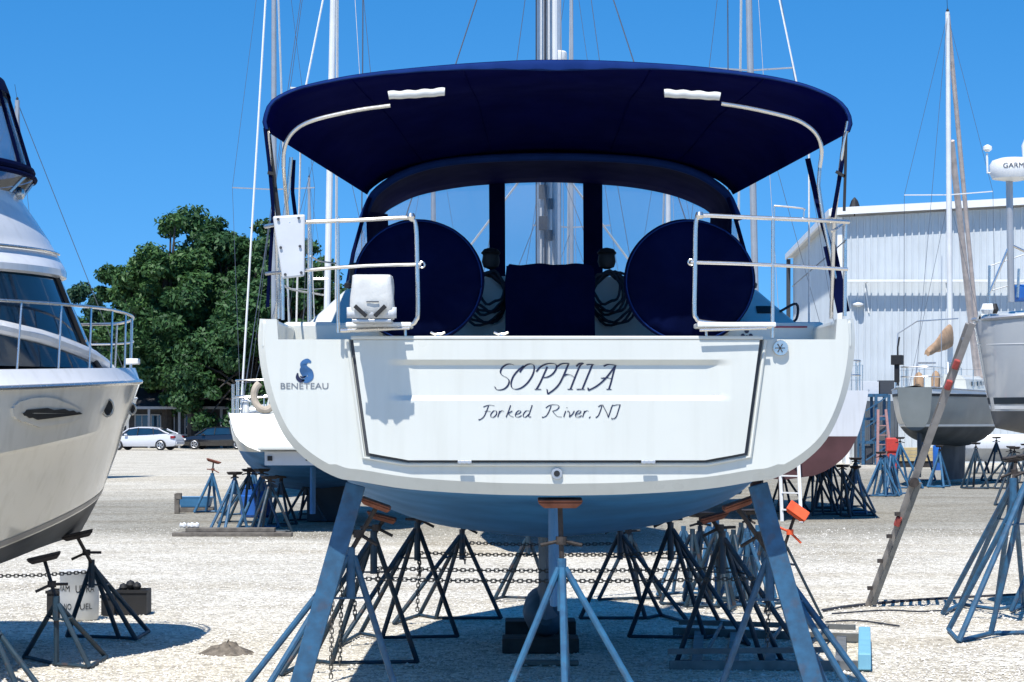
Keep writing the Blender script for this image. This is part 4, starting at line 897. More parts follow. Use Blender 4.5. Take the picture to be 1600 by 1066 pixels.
for pts in ([(1545, 495), (1546, 415)], [(1590, 465), (1592, 420)]):
    b = MB(); b.tube([Ss(*q) for q in pts], .014, 6); b.build("stanchion", M_STEEL, boatS, smooth=True)
b = MB(); b.tube([Ss(1546, 416), Ss(1600, 398)], .005, 5); b.tube([Ss(1546, 455), Ss(1600, 440)], .005, 5); b.build("lifeline", M_WIRE, boatS, smooth=True)
for px in (1540, 1553, 1548): b = MB(); c = Ss(px, 484); b.lathe([(.03, -.04), (.05, 0), (.03, .06)], c, 'z', 8); b.build("deck_fitting", M_BLACK if px > 1550 else M_PLASTW, boatS)
# far left boat behind the motor yacht
hidden(27, 72, "distant sailing boat with two pale masts rising behind the motor yacht's canvas", mast=dict(h=12.2, r=.10, m=M_MASTG, sp=[(7, 1.0)], wr=.008, fr=.012, fm=M_WIRE), bott=M_DARKBOT, yaw=40)

# ------------------------------------------------------------------ motor yacht at the left edge
TH = math.radians(43); TIP = Vector((-3.4, 20.1, 0)); AX = Vector((math.sin(TH), math.cos(TH), 0)); RX = Vector((math.cos(TH), -math.sin(TH), 0))
def pb(s, r, z): v = TIP - AX * s + RX * r; return Vector((v.x, v.y, z))
def outline(s0, w, ln, n=40, L=8.0, ex=.62):
    t = np.concatenate([np.linspace(0, 1, n) ** 1.8 * ln, np.linspace(ln, L, 10)[1:]])
    return [(s0 + s, w * (1 - (1 - min(1, s / ln)) ** 2) ** ex) for s in t]
def solve(z, target, w, ln, slope=0.0, ex=.62):
    lo, hi = -3.0, 8.0
    for _ in range(50):
        m_ = (lo + hi) / 2; mxp = -1e9
        for s, r in outline(m_, w, ln, ex=ex):
            q = pb(s, r, z); 
            if q.y > 8: mxp = max(mxp, 800 + F * q.x / q.y) if s - m_ < ln * 1.0 else mxp
        if mxp > target: lo = m_
        else: hi = m_
    return (lo + hi) / 2
def level(z, target, w, ln, slope=0.0, ex=.62):
    s0 = solve(z, target, w, ln, slope, ex); o = outline(s0, w, ln, ex=ex)
    R = [pb(s, r, z - slope * (s - s0)) for s, r in o]; Lp = [pb(s, -r, z - slope * (s - s0)) for s, r in o[1:]]
    return Lp[::-1] + R
motor = thing("motor_yacht", (TIP.x - .8, TIP.y - 1.5, 0), "cream flybridge motor yacht with dark wraparound windows and bow rail at the left edge", "motor yacht")
hl = [level(*q) for q in [(2.27, 219, 1.95, 3.2, .04), (2.20, 214, 1.94, 3.2, .05), (2.0, 200, 1.88, 3.3, .13), (1.97, 197, 1.84, 3.3, .135), (1.75, 186, 1.74, 3.4, .16), (1.47, 167, 1.6, 3.5, .215), (1.44, 165, 1.59, 3.5, .215), (1.345, 158, 1.54, 3.5, .22)]]
b = MB(); b.grid(hl); hull_m = b.build("hull", M_GEL2, motor, smooth=True, angle=22)
bl_ = [hl[-1]] + [level(*q) for q in [(1.22, 148, 1.33, 3.6, .22), (1.08, 136, 1.15, 3.7, .205), (.99, 129, .75, 3.8, .18), (.93, 118, .30, 3.8, .165), (.91, 108, .03, 3.8, .155)]]
b = MB(); b.grid(bl_); b.build("antifouled_bottom", M_GREYBOT, motor, smooth=True, angle=30)
lv = level(1.405, 162, 1.572, 3.5, .217); lv2 = level(1.36, 159, 1.556, 3.5, .219)
b = MB(); b.grid([[p + RX * .008 for p in lv], [p + RX * .008 for p in lv2]]); b.build("boot_stripe", mat("taupe_stripe", (.30, .28, .26), .4, noise=.1), hull_m, smooth=True)
d0 = level(2.285, 220, 1.97, 3.2, .04); d1 = level(2.32, 217, 1.93, 3.2, .04); d2 = level(2.40, 212, 1.86, 3.2, .03)
b = MB(); b.grid([hl[0], d0, d1, d2]); b.poly([p for p in d2]); b.build("deck", M_GELG, motor, smooth=True, angle=30)
b = MB(); b.tube(d0, .02, 8); b.build("rub_rail", M_STEEL, motor, smooth=True)
# cabin
HW = 1.6
gl = [level(*q) for q in [(2.36, 170, HW, 2.0, 0, .5), (2.56, 142, HW, 1.9, 0, .5), (2.85, 117, HW, 1.8, 0, .5), (3.12, 94, HW, 1.7, 0, .5)]]
b = MB(); b.grid(gl); b.build("cabin_glass", M_GLASSD, motor, smooth=True)
up = [level(*q) for q in [(3.085, 97, HW + .06, 1.7, 0, .5), (3.10, 104, HW + .1, 1.7, 0, .5), (3.15, 104, HW + .1, 1.7, 0, .5), (3.19, 101, HW + .07, 1.7, 0, .5), (3.23, 97, HW + .02, 1.7, 0, .5), (3.38, 80, HW - .03, 1.7, 0, .5), (3.40, 78.5, HW - .03, 1.7, 0, .5), (3.56, 58, HW - .08, 1.7, 0, .5), (3.71, 37, HW - .12, 1.7, 0, .5), (3.76, 34, HW - .14, 1.7, 0, .5)]]
b = MB(); b.grid(up); b.poly(up[-1]); fly = b.build("flybridge", M_GELG, motor, smooth=True, angle=28)
sm_ = [level(*q) for q in [(3.755, 33.5, HW - .14, 1.7, 0, .5), (3.90, 54, HW - .08, 1.6, 0, .5)]]
b = MB(); b.grid(sm_); b.build("wind_deflector", M_SMOKE, fly, smooth=True)
b = MB(); b.tube(level(3.90, 55, HW - .08, 1.6, 0, .5), .02, 8); b.tube(level(3.955, 49, HW - .1, 1.6, 0, .5), .035, 8); b.build("deflector_rim", M_NAVYD, fly, smooth=True)
cv = [level(*q) for q in [(3.95, 48, HW - .1, 1.6, 0, .5), (4.25, 30, HW - .15, 1.5, 0, .5), (4.58, 10, HW - .2, 1.4, 0, .5)]]
b = MB(); b.grid(cv); b.build("clear_enclosure", M_CLEAR2, fly, smooth=True)
tp = [level(*q) for q in [(4.55, 17, HW - .14, 1.4, 0, .5), (4.60, 14, HW - .16, 1.4, 0, .5), (4.68, 8, HW - .22, 1.4, 0, .5), (4.75, -6, HW - .4, 1.4, 0, .5)]]
b = MB(); b.grid(tp); b.poly(tp[-1]); b.build("flybridge_canopy", M_NAVYD, fly, smooth=True)
nM = len(cv[0]); c0i = nM // 2
def along(levels, k): return [lvl[k] for lvl in levels]
for k in (c0i + 9, c0i + 16, c0i + 23, c0i - 8):
    b = MB(); b.tube([p + RX * .01 for p in along(cv, k)], .017, 6); b.build("enclosure_seam", M_NAVYD, fly, smooth=True)
for k in (c0i + 13, c0i + 22):
    b = MB(); b.beam(along(sm_, k)[0], along(sm_, k)[1], .03, .02); b.build("deflector_post", M_STEEL, fly)
def sil(levels):                      # index of the point that shows farthest right
    o = levels[0]; return max(range(len(o)), key=lambda i: 800 + F * o[i].x / o[i].y)
ks = sil(gl)
for k, wd in ((ks + 8, .022),):
    if k < nM:
        b = MB(); b.tube([p + RX * .012 - AX * -.005 for p in along(gl, k)], wd, 6); b.build("window_mullion", M_BLACK, motor, smooth=True)
# white raised band curving down over the glass
b = MB(); inner_, outer_ = [], []
zt = lambda px: float(np.interp(px, [-60, 0, 60, 90, 120, 145, 160, 172], [2.70, 2.655, 2.60, 2.56, 2.51, 2.46, 2.41, 2.34]))
pts = []
def at_level(z):
    zs_ = [l[0].z for l in gl]; i = max(0, min(2, sum(1 for q in zs_ if q <= z) - 1)); t = (z - zs_[i]) / (zs_[i + 1] - zs_[i]); return [a.lerp(c, t) for a, c in zip(gl[i], gl[i + 1])]
for k in range(ks - 6, nM):
    z = 2.4
    for _ in range(12):
        q = at_level(max(2.345, min(3.1, z)))[k]; z = zt(800 + F * q.x / q.y)
    pts.append(at_level(max(2.36, z))[k] + RX * .012)
b.tube(pts, [.055] * len(pts), 10); b.build("trunk_band", M_GELG, motor, smooth=True)
b = MB(); k0 = nM - 14
b.tube([p + RX * .02 + Vector((0, 0, .0)) for p in level(3.29, 91, HW, 1.7, 0, .5)[ks + 4:]], .012, 6); b.build("grab_rail", M_STEEL, fly, smooth=True)
# nearest hull point shown at a pixel
def dense(levels, n=18):
    o = []
    for a, c in zip(levels[:-1], levels[1:]):
        for t in np.linspace(0, 1, n): 
            row = [p.lerp(q, t) for p, q in zip(a, c)][c0i:]
            for p, q in zip(row[:-1], row[1:]):
                for u in (0, .125, .25, .375, .5, .625, .75, .875): o.append(p.lerp(q, u))
    return o
DH = dense(hl); DF = dense(up)
def on(px, py, D=None):
    return min(D or DH, key=lambda p: (800 + F * p.x / p.y - px) ** 2 + (YH - F * (p.z - EYE) / p.y - py) ** 2)
nrm = (RX * .9 + AX * .3).normalized()
def hull_patch(name, poly, m, out, par, thick=.02):
    poly = [(p.x, p.y) for p in catmull([(x, y, 0) for x, y in poly], 4, closed=True)]
    b = MB(); n_ = Vector((RX.x, RX.y, 0)); lo = [on(x, y) + nrm * (out - thick) for x, y in poly]; hi = [on(x, y) + nrm * out for x, y in poly]
    b.prism(lo, hi); return b.build(name, m, par, smooth=True, angle=40)
vs = hull_patch("vent_surround", [(16, 640), (28, 628), (60, 621), (95, 626), (122, 640), (128, 647), (110, 660), (70, 667), (36, 660), (20, 652)], M_GEL2, .022, hull_m, .04)
hull_patch("vent_opening", [(30, 646), (45, 641), (80, 639), (110, 642), (124, 647), (100, 652), (70, 655), (42, 653)], M_BLACK, .030, vs, .012)
for px, py, r_ in ((166, 636, .055), (206, 640, .035)):
    c = on(px, py); b = MB(); u = AX; ring = [c + nrm * .012 + AX * (math.cos(a) * r_) + Vector((0, 0, math.sin(a) * r_ * 1.25)) for a in np.linspace(0, 6.283, 21)[:-1]]
    b.tube(ring, .011, 6, closed=True); ph = b.build("hawse_ring", M_STEEL, hull_m, smooth=True)
    b = MB(); b.poly([c + nrm * .014 + (p - c - nrm * .012) * .95 for p in ring]); b.build("hawse_opening", M_BLACK, ph)
lt = on(27, 303, DF); b = MB(); b.lathe([(.02, -.03), (.045, -.01), (.045, .03), (.02, .045)], lt + nrm * .02, 'x', 12); b.build("horn_light", M_STEEL, fly, smooth=True)
b = MB(); q = [p + Vector((0, 0, .03)) for p in d2]; b.box(q[c0i + 12] + Vector((-.08, -.04, 0)), q[c0i + 12] + Vector((.04, .04, .05))); b.build("deck_hatch_light", M_PLASTW, motor, bevel=.01)
# bow rail
rt = level(2.80, 208, 1.78, 3.1, 0, .62); rm = level(2.62, 208, 1.80, 3.1, 0, .62)
n0 = c0i
tr_ = [p + Vector((0, 0, .055 * min(1, max(0, i - n0) / 22))) for i, p in enumerate(rt)]
b = MB(); b.tube(tr_[n0 - 11:n0 + 44], .0125, 8); brail = b.build("bow_rail", M_STEEL, motor, smooth=True)
b = MB(); b.tube(rm[n0 - 11:n0 + 12], .010, 6); b.build("mid_rail", M_STEEL, brail, smooth=True)
for k in (-11, -5, 0, 7, 12, 16, 20, 24, 28, 32, 37):
    b = MB(); i = n0 + k; base = d2[i] ; b.tube([base + (AX * -.04), tr_[i]], .0095, 7); b.build("stanchion", M_STEEL, brail, smooth=True)
# ------------------------------------------------------------------ boat stands
def stand(label, apex, feet, group="blue boat stands under the boats", m=None, pad=None, padm=None, screw=None, channel=None, tube=.022, root=None, bars=True, cat="boat stand", handle=True, gus=True):
    """apex: world point; feet: ground points; pad: (centre, along, normal) of the support pad"""
    m = m or M_STAND; c = sum((Vector(f) for f in feet), Vector()) / len(feet); c.z = 0
    r = thing("boat_stand", root or c, label, cat, group)
    A = Vector(apex); col = MB(); low = A - Vector((0, 0, min(.30, A.z * .3)))
    col.tube([low, A + Vector((0, 0, .03))], tube * 1.35, 10); col.build("column", m, r, smooth=True)
    for f in feet:
        f = Vector(f); d = (f - A); d.z = 0; d = d.normalized() * .02 if d.length > 1e-3 else d
        b = MB(); b.tube([A + d - Vector((0, 0, .03)), f + Vector((0, 0, tube * .8))], tube, 9); b.build("leg", m, r, smooth=True)
    if bars:
        b = MB(); f = [Vector(q) for q in feet]
        for i in range(len(f) - 1): b.tube([f[i] + Vector((0, 0, tube)), f[i + 1] + Vector((0, 0, tube))], tube * .75, 7)
        b.build("base_bar", m, r, smooth=True)
    b = MB(); q = [Vector(f).lerp(A, .72) for f in feet]
    for i in range(len(q) - 1): b.beam(q[i], q[i + 1], .035, .012)
    if gus: b.build("gusset", m, r)
    if pad:
        pc, al, nn = Vector(pad[0]), Vector(pad[1]), Vector(pad[2]).normalized(); L = al.length; al = al.normalized(); sd = nn.cross(al).normalized()
        b = MB(); base = A; b.tube([base, pc - nn * .05], .016, 8); sc = b.build("screw", M_SCREW, r, smooth=True)
        if handle:
            b = MB(); h = base.lerp(pc, .35); b.tube([h - sd * .0 - al * .13 - Vector((0, 0, .03)), h, h + al * .13 - Vector((0, 0, .03))], .013, 6); b.lathe([(.035, -.025), (.035, .025)], h, 'z', 10); b.build("handle", M_SCREW if padm is None else padm, sc, smooth=True)
        b = MB(); b.prism([pc - al * L / 2 * .72 - sd * .08 - nn * .055, pc + al * L / 2 * .72 - sd * .08 - nn * .055, pc + al * L / 2 * .72 + sd * .08 - nn * .055, pc - al * L / 2 * .72 + sd * .08 - nn * .055],
                          [pc - al * L / 2 - sd * .1 - nn * .02, pc + al * L / 2 - sd * .1 - nn * .02, pc + al * L / 2 + sd * .1 - nn * .02, pc - al * L / 2 + sd * .1 - nn * .02])
        b.prism([pc - al * L / 2 - sd * .1 - nn * .018, pc + al * L / 2 - sd * .1 - nn * .018, pc + al * L / 2 + sd * .1 - nn * .018, pc - al * L / 2 + sd * .1 - nn * .018], [pc - al * L / 2 - sd * .1, pc + al * L / 2 - sd * .1, pc + al * L / 2 + sd * .1, pc - al * L / 2 + sd * .1])
        b.build("pad", padm or M_PADWOOD, sc, bevel=.008)
    if channel:
        p, q, wd = channel; b = MB(); b.beam(p, q, wd, .05, up=(0, 1, 0)); b.build("channel_post", m, r, bevel=.006)
    return r
GY = "boat stands holding up the white yacht"
# stern stand in the middle
stand("light blue stand under the middle of the yacht's stern with red-brown pad", P(878, 880, 14.1), [G(770, 1143), G(884, 1152), G(1026, 1143), G(888, 1112)], GY, M_STANDL, pad=(P(875, 779, 14.08), (.28, 0, 0), (0, -.05, 1)), tube=.022, bars=False, gus=False)
# left row
stand("stand with a broad flat post at the yacht's left stern corner", P(548, 862, 14.6), [G(345, 1126), G(386, 1131), G(436, 1122), G(630, 1118)], GY, pad=(P(584, 782, 14.55), (.21, 0, -.075), (-.3, 0, .95)), channel=(P(556, 757, 14.25), G(450, 1136), .125))
stand("stand with a broad flat post at the yacht's right stern corner", P(1203, 866, 14.6), [G(1392, 1128), G(1356, 1130), G(1310, 1120), G(1112, 1118)], GY, pad=(P(1156, 782, 14.55), (.21, 0, .075), (.3, 0, .95)), channel=(P(1184, 757, 14.25), G(1290, 1138), .125))
def mirf(px, Y): return 2 * (800 + BX * F / Y) - px
rowL = [(584, 836, 17.3, [(438, 1058), (487, 1036), (518, 1040), (652, 1038)], "second from the stern"), (652, 822, 19.5, [(531, 1011), (563, 993), (597, 1000), (715, 998)], "third from the stern"), (722, 832, 21.4, [(615, 977), (655, 964), (681, 969), (783, 969)], "fourth from the stern"), (825, 838, 23.9, [(772, 940), (785, 936), (860, 938)], "nearest the bow, half hidden by the keel")]
for px, py, Y, ft, nm in rowL:
    for side in (0, 1):
        X = (lambda x, YY: x) if side == 0 else mirf
        if side == 1 and px > 800: ft2 = [(935, 940), (1000, 937), (1036, 938)]; ap = P(985, 838, 23.9)
        else:
            ft2 = [(X(a, F * EYE / (b_ - YH)), b_) for a, b_ in ft]; ap = P(X(px, Y), py, Y)
        hx = ap.x - BX; hz = 1.0 + .12 * abs(hx)
        pc = Vector((ap.x, ap.y, ap.z + .16)) + Vector((-.06 if hx > 0 else .06, 0, 0))
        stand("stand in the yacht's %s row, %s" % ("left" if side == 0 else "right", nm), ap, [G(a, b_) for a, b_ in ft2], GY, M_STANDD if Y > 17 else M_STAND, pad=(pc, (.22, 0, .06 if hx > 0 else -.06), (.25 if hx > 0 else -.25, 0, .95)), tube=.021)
# chains between the two rows
def chain(label, pts, link=.042, r=.005):
    o = MB(); pts = [Vector(p) for p in pts]; L = [0]
    for i in range(1, len(pts)): L.append(L[-1] + (pts[i] - pts[i - 1]).length)
    n = int(L[-1] / (link * .78)); at = lambda d: Vector([float(np.interp(d, L, [p[j] for p in pts])) for j in range(3)])
    for k in range(n):
        a, c = at(k * L[-1] / n), at((k + 1) * L[-1] / n); d = (c - a).normalized(); e = d.cross(Vector((0, 0, 1)))
        if e.length < .05: e = Vector((1, 0, 0))
        e.normalize(); f = e.cross(d); s = (e if k % 2 else f) * .012; mm = (a + c) / 2; h = d * link * .5
        o.tube([mm - h * .8 + s, mm + h * .8 + s, mm + h * 1.1, mm + h * .8 - s, mm - h * .8 - s, mm - h * 1.1], r, 5, closed=True)
    ob = o.build("chain", M_CHAIN, None, smooth=True); return tag(ob, label, "chain", "chains strung between the boat stands")
for (ya, xl, xr, Y, tl, nm) in ((904, 553, 1185, 16.6, (525, 1050), "nearest and lowest"), (888, 590, 1140, 17.6, (655, 985), "second nearest"), (864, 655, 1065, 19.7, (890, 960), "third nearest"), (848, 725, 985, 21.7, (1152, 880), "farthest and highest")):
    a, c = P(xl, ya, Y), P(xr, ya, Y); mid = a.lerp(c, .5) - Vector((0, 0, .02))
    chain("rusty chain between the yacht's left and right stands, %s" % nm, [a + Vector((0, 0, -.3 if Y < 17 else -.2)) + Vector((.01, -.03, 0)), a, a.lerp(c, .25) - Vector((0, 0, .016)), mid, a.lerp(c, .75) - Vector((0, 0, .016)), c])
for px, yt, yb, Y, nm in ((520, 905, 1060, 16.6, "left stern stand, longer one"), (534, 910, 1040, 16.8, "left stern stand, short end of the pair"), (655, 868, 955, 19.6, "third stand of the left row"), (1202, 905, 1010, 16.9, "right stern stand")):
    chain("loose chain end hanging from the %s" % nm, [P(px, yt, Y), P(px - 3, min(yb, YH + F * (EYE - .01) / Y), Y)])

chain("rusty chain running behind the lettered drum under the motor yacht", [P(-40, 901, 19.0), P(60, 899, 19.2), P(150, 893, 19.5)])
def gen_stand(x, y, h, label, rot=0.0, sp=.36, m=None, padm=None, group=None, lean=0.0, padtilt=0.0, sh=.18, pad=True, tube=.021, padL=.24, n4=True):
    ca, sa = math.cos(rot), math.sin(rot); R = lambda a, b_: Vector((x + a * ca - b_ * sa, y + a * sa + b_ * ca, 0))
    ft = [R(-sp, -sp * .5), R(-sp * .35, sp * .55), R(sp * .35, sp * .55), R(sp, -sp * .5)] if n4 else [R(-sp, -sp * .5), R(0, sp * .7), R(sp, -sp * .5)]
    ap = Vector((x + lean * ca, y + lean * sa, h)); pc = ap + Vector((padtilt * .12, 0, sh))
    return stand(label, ap, ft, group, m, pad=(pc, Vector((ca, sa, -padtilt)).normalized() * padL, Vector((padtilt * ca, padtilt * sa, 1))) if pad else None, padm=padm, tube=tube)
# spare stands nested together under the yacht's right side
for k, (px, py) in enumerate([(1068, 931), (1094, 938), (1120, 930), (1146, 940), (1170, 930), (1196, 944), (1108, 922), (1082, 946), (1132, 947), (1158, 922), (1184, 936), (1120, 952), (1168, 948)]):
    q = G(px, py); gen_stand(q.x, q.y, .74 + .03 * (k % 3), "spare blue stand nested with others behind the yacht's right stands", rot=.5 * k, sp=.30, m=(M_STAND, M_STANDD, M_STANDL, M_STANDD)[k % 4], group="spare stands nested together", pad=k in (1, 4), padm=M_PADDARK)
q = G(1218, 960); stand("spare stand with a bright orange tilted pad beside the yacht's right stern", P(1227, 850, 21.6), [G(1195, 958), G(1222, 950), G(1285, 968)], "spare stands nested together", M_STANDD, pad=(P(1248, 797, 21.5), (.175, -.02, -.125), (.55, -.5, .7)), padm=M_PADORANGE, handle=True, tube=.014)
# motor yacht's stands
GM = "boat stands holding up the motor yacht"
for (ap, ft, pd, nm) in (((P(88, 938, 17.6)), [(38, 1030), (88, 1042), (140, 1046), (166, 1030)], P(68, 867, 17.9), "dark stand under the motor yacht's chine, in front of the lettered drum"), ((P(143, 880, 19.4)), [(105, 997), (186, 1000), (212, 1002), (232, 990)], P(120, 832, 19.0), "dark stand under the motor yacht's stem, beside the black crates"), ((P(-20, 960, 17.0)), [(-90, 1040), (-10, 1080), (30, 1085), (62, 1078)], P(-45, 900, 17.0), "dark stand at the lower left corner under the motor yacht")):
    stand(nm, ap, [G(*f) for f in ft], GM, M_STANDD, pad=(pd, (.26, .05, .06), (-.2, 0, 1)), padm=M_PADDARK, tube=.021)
# stands by the boat with the horseshoe buoy
GA = "boat stands holding up the boat with the horseshoe buoy"
kA = 0
for px, py, hh, ln in ((385, 806, .95, .14), (372, 818, 1.0, .2), (395, 826, 1.05, .18), (415, 833, .95, .1), (352, 832, 1.02, .34), (440, 822, .9, -.05), (398, 800, .9, .1)):
    q = G(px, py); gen_stand(q.x, q.y, hh * .9, "blue stand in the thicket under the boat with the horseshoe buoy", sp=.42, lean=ln, rot=.3 * kA, m=M_STANDD if kA % 2 else M_STAND, group=GA, padm=M_PADDARK, sh=.12, tube=.026); kA += 1
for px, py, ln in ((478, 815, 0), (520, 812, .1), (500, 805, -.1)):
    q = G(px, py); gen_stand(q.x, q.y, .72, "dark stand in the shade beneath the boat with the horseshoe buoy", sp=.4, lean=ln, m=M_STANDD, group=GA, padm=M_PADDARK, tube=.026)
q = G(328, 802); gen_stand(q.x, q.y, .80, "lone tall blue stand with a brown tilted pad beside the blue tub", sp=.30, m=M_STANDL, padm=M_PADWOOD, padtilt=.3, sh=.30, group="stands standing alone in the yard", tube=.03, padL=.30, lean=.05)
# stands under the red bottomed boat
kA = 0
for px, py, hh, ln in ((1300, 806, 1.0, -.25), (1318, 800, 1.05, -.3), (1335, 808, .95, -.4), (1345, 803, .9, -.5), (1290, 795, 1.0, -.1), (1325, 792, 1.0, -.3), (1270, 800, .9, 0), (1230, 800, .85, .1)):
    q = G(px, py); gen_stand(q.x, q.y, hh, "dark stand bunched under the red bottomed boat", sp=.42, lean=ln, rot=.4 * kA, m=M_STAND if kA == 3 else M_STANDD, group="boat stands under the red bottomed boat", padm=M_PADDARK, sh=.1, tube=.026); kA += 1
# bunch of stands in the open, right of the red boat
for k, px in enumerate((1376, 1386, 1396, 1383, 1392)):
    q = G(px, 776 - (k % 3) * 2); gen_stand(q.x, q.y, .95 + .02 * k, "blue stand in the tight bunch standing in the open before the shed", sp=.44, rot=k * 1.2, m=M_STAND if k % 2 else M_STANDL, group="bunch of stands before the shed", pad=k == 0, padm=M_PADDARK, tube=.028)
# stands under the tan covered boat
for k, (px, py, hh, ln) in enumerate(((1412, 764, 1.25, -.1), (1435, 752, 1.2, .2), (1466, 762, 1.0, .2), (1520, 764, 1.1, -.2), (1548, 752, 1.2, -.2), (1562, 764, 1.0, -.3), (1590, 755, 1.0, -.3))):
    q = G(px, py); gen_stand(q.x, q.y, hh, "stand under the grey-green boat before the shed", sp=.5, lean=ln, rot=.6 * k, m=(M_STANDL, M_STAND, M_STANDL, M_STANDD, M_STANDD, M_STANDD, M_STANDD)[k], group="boat stands under the grey-green boat", padm=M_PADDARK, tube=.033, sh=.2)
# silver-grey boat's stands
GS = "boat stands holding up the silver-grey boat"
for ap, ft, pd, nm in ((P(1583, 752, 21.2), [(1473, 962), (1500, 948), (1556, 956), (1600, 950)], P(1588, 712, 21.6), "blue stand under the silver-grey boat's stern, farther of the near pair"), (P(1606, 750, 19.9), [(1482, 988), (1498, 1006), (1548, 994), (1640, 992)], P(1612, 708, 20.3), "blue stand under the silver-grey boat's stern, closest to the camera"), (P(1650, 800, 22.5), [(1580, 958), (1620, 940), (1700, 950)], P(1660, 740, 22.5), "blue stand under the silver-grey boat, cut by the picture's right edge")):
    stand(nm, ap, [G(*f) for f in ft], GS, M_STAND, pad=(pd, (.24, 0, .04), (.1, 0, 1)), padm=M_PADDARK, tube=.026)
q = G(1585, 790); gen_stand(q.x, q.y, 1.15, "dark stand behind the silver-grey boat's near stands", sp=.5, m=M_STANDD, padm=M_PADDARK, group=GS, tube=.03)

# keel blocks
def block(label, a, b_, m=M_WOODD, name="timber_block", group=None, bev=.01, cat="timber"):
    b = MB(); b.box(a, b_); o = b.build(name, m, None, bevel=bev); return tag(o, label, cat, group)
block("dark timber block under the yacht's keel bulb", (BX - .36, 18.6, .001), (BX + .28, 19.0, .125))
block("dark timber block under the forward end of the yacht's keel bulb", (BX - .34, 20.2, .001), (BX + .3, 20.6, .125))
block("thin plank lying in the shade before the yacht's keel", (BX - .25, 17.7, .001), (BX + .25, 17.85, .035), M_WOOD)
# ------------------------------------------------------------------ ladders
def ladder(label, bl_, br_, tl, tr_, n, m, tube=(.07, .03), name="ladder", rungs=None, extra=None, cat="ladder", rm=None):
    c = (Vector(bl_) + Vector(br_)) / 2
    r = thing(name, (c.x, c.y, 0), label, cat)
    for p, q in ((bl_, tl), (br_, tr_)):
        b = MB(); b.beam(p, q, tube[1], tube[0], up=(Vector(br_) - Vector(bl_)).cross(Vector(tl) - Vector(bl_))); b.build("side_rail", m, r, bevel=.003)
    for k in range(n):
        t = (k + .7) / (n + .4); p = Vector(bl_).lerp(Vector(tl), t); q = Vector(br_).lerp(Vector(tr_), t); b = MB(); b.beam(p, q, tube[0] * .6, .03); b.build("rung", rm or m, r, bevel=.003)
    return r
M_REDL = mat("faded_red_plastic", (.42, .07, .055), .6, noise=.3, nscale=15)
M_ALUL = mat("worn_ladder_grey", (.34, .32, .30), .55, metal=.3, noise=.3, nscale=6)
lad = ladder("grey folding ladder with red hinges leaning on the silver-grey boat's stern", G(1356, 947), G(1369, 942) + Vector((.02, .42, 0)), P(1520, 505, 22.2), P(1527, 503, 22.2) + Vector((0, .42, 0)), 13, M_ALUL, (.065, .03))
a0, a1 = G(1356, 947), P(1520, 505, 22.2)
for t in (.31, .79, .86): 
    p = a0.lerp(a1, t); b = MB(); b.beam(p - (a1 - a0).normalized() * .05 + Vector((-.02, -.03, 0)), p + (a1 - a0).normalized() * .05 + Vector((-.02, -.03, 0)), .06, .05, up=(0, 1, 0)); b.build("hinge_lock", M_REDL, lad, bevel=.01)
b = MB(); p, q = a0.lerp(a1, .0) + Vector((.05, -.04, 0.02)), a0.lerp(a1, .45) + Vector((.05, -.04, 0)); b.beam(p, q, .05, .03, up=(0, 1, 0)); b.build("outer_section", M_ALUD, lad)
for t in (.06, .16, .25, .33): p = a0.lerp(a1, t); b = MB(); b.box(p + Vector((-.07, -.06, 0)), p + Vector((-.02, .0, .04))); b.build("rung_bracket", M_SCREW, lad)
p = a0.lerp(a1, .45); b = MB(); b.lathe([(.05, -.06), (.05, .04)], p + Vector((-.01, -.04, 0)), 'y', 14); b.build("hinge", M_SCREW, lad, smooth=True)
ladder("pale aluminium ladder standing against the red bottomed boat's stern", G(1222, 815), G(1252, 817), P(1215, 620, 43.0), P(1243, 620, 43.0), 7, M_TRIMW, (.05, .045))
ladder("faded pink fibreglass stepladder standing by the metal shed", G(1371, 735) , G(1394, 735), P(1372, 640, 85.5), P(1384, 640, 85.5), 6, M_PINKL, (.11, .09))
# aluminium stepladder lying on the gravel
Lr = thing("stepladder", G(1200, 1010), "grey stepladder with a light blue end lying on the gravel", "stepladder")
a, c, d, e = G(1052, 992) + Vector((0, 0, .03)), G(1352, 1006) + Vector((0, 0, .05)), G(1046, 1046) + Vector((0, 0, .03)), G(1350, 1050) + Vector((0, 0, .05))
for p, q in ((a, c), (d, e)):
    b = MB(); b.beam(p, q, .03, .075); b.build("side_rail", M_ALUD, Lr, bevel=.003)
for k, t in enumerate((.14, .33, .52, .70, .88)):
    b = MB(); b.beam(a.lerp(c, t), d.lerp(e, t), .085, .03); b.build("step", M_ALUD, Lr, bevel=.003)
b = MB(); b.beam(c + Vector((.0, .04, .03)), e + Vector((.0, -.03, .03)), .10, .13); b.build("top_cap", mat("light_blue_plastic", (.20, .46, .60), .45, noise=.12), Lr, bevel=.01)
for p, q in ((a + Vector((.05, -.06, .09)), c + Vector((-.1, -.08, .10))), (d + Vector((.0, .18, .09)), e + Vector((-.25, .2, .10)))):
    b = MB(); b.beam(p, q, .025, .045); b.build("back_rail", M_ALUD, Lr)
for t in (.25, .6, .85):
    b = MB(); b.beam((a + Vector((.05, -.06, .09))).lerp(c + Vector((-.1, -.08, .10)), t), (d + Vector((0, .18, .09))).lerp(e + Vector((-.25, .2, .10)), t), .02, .03); b.build("back_brace", M_ALUD, Lr)

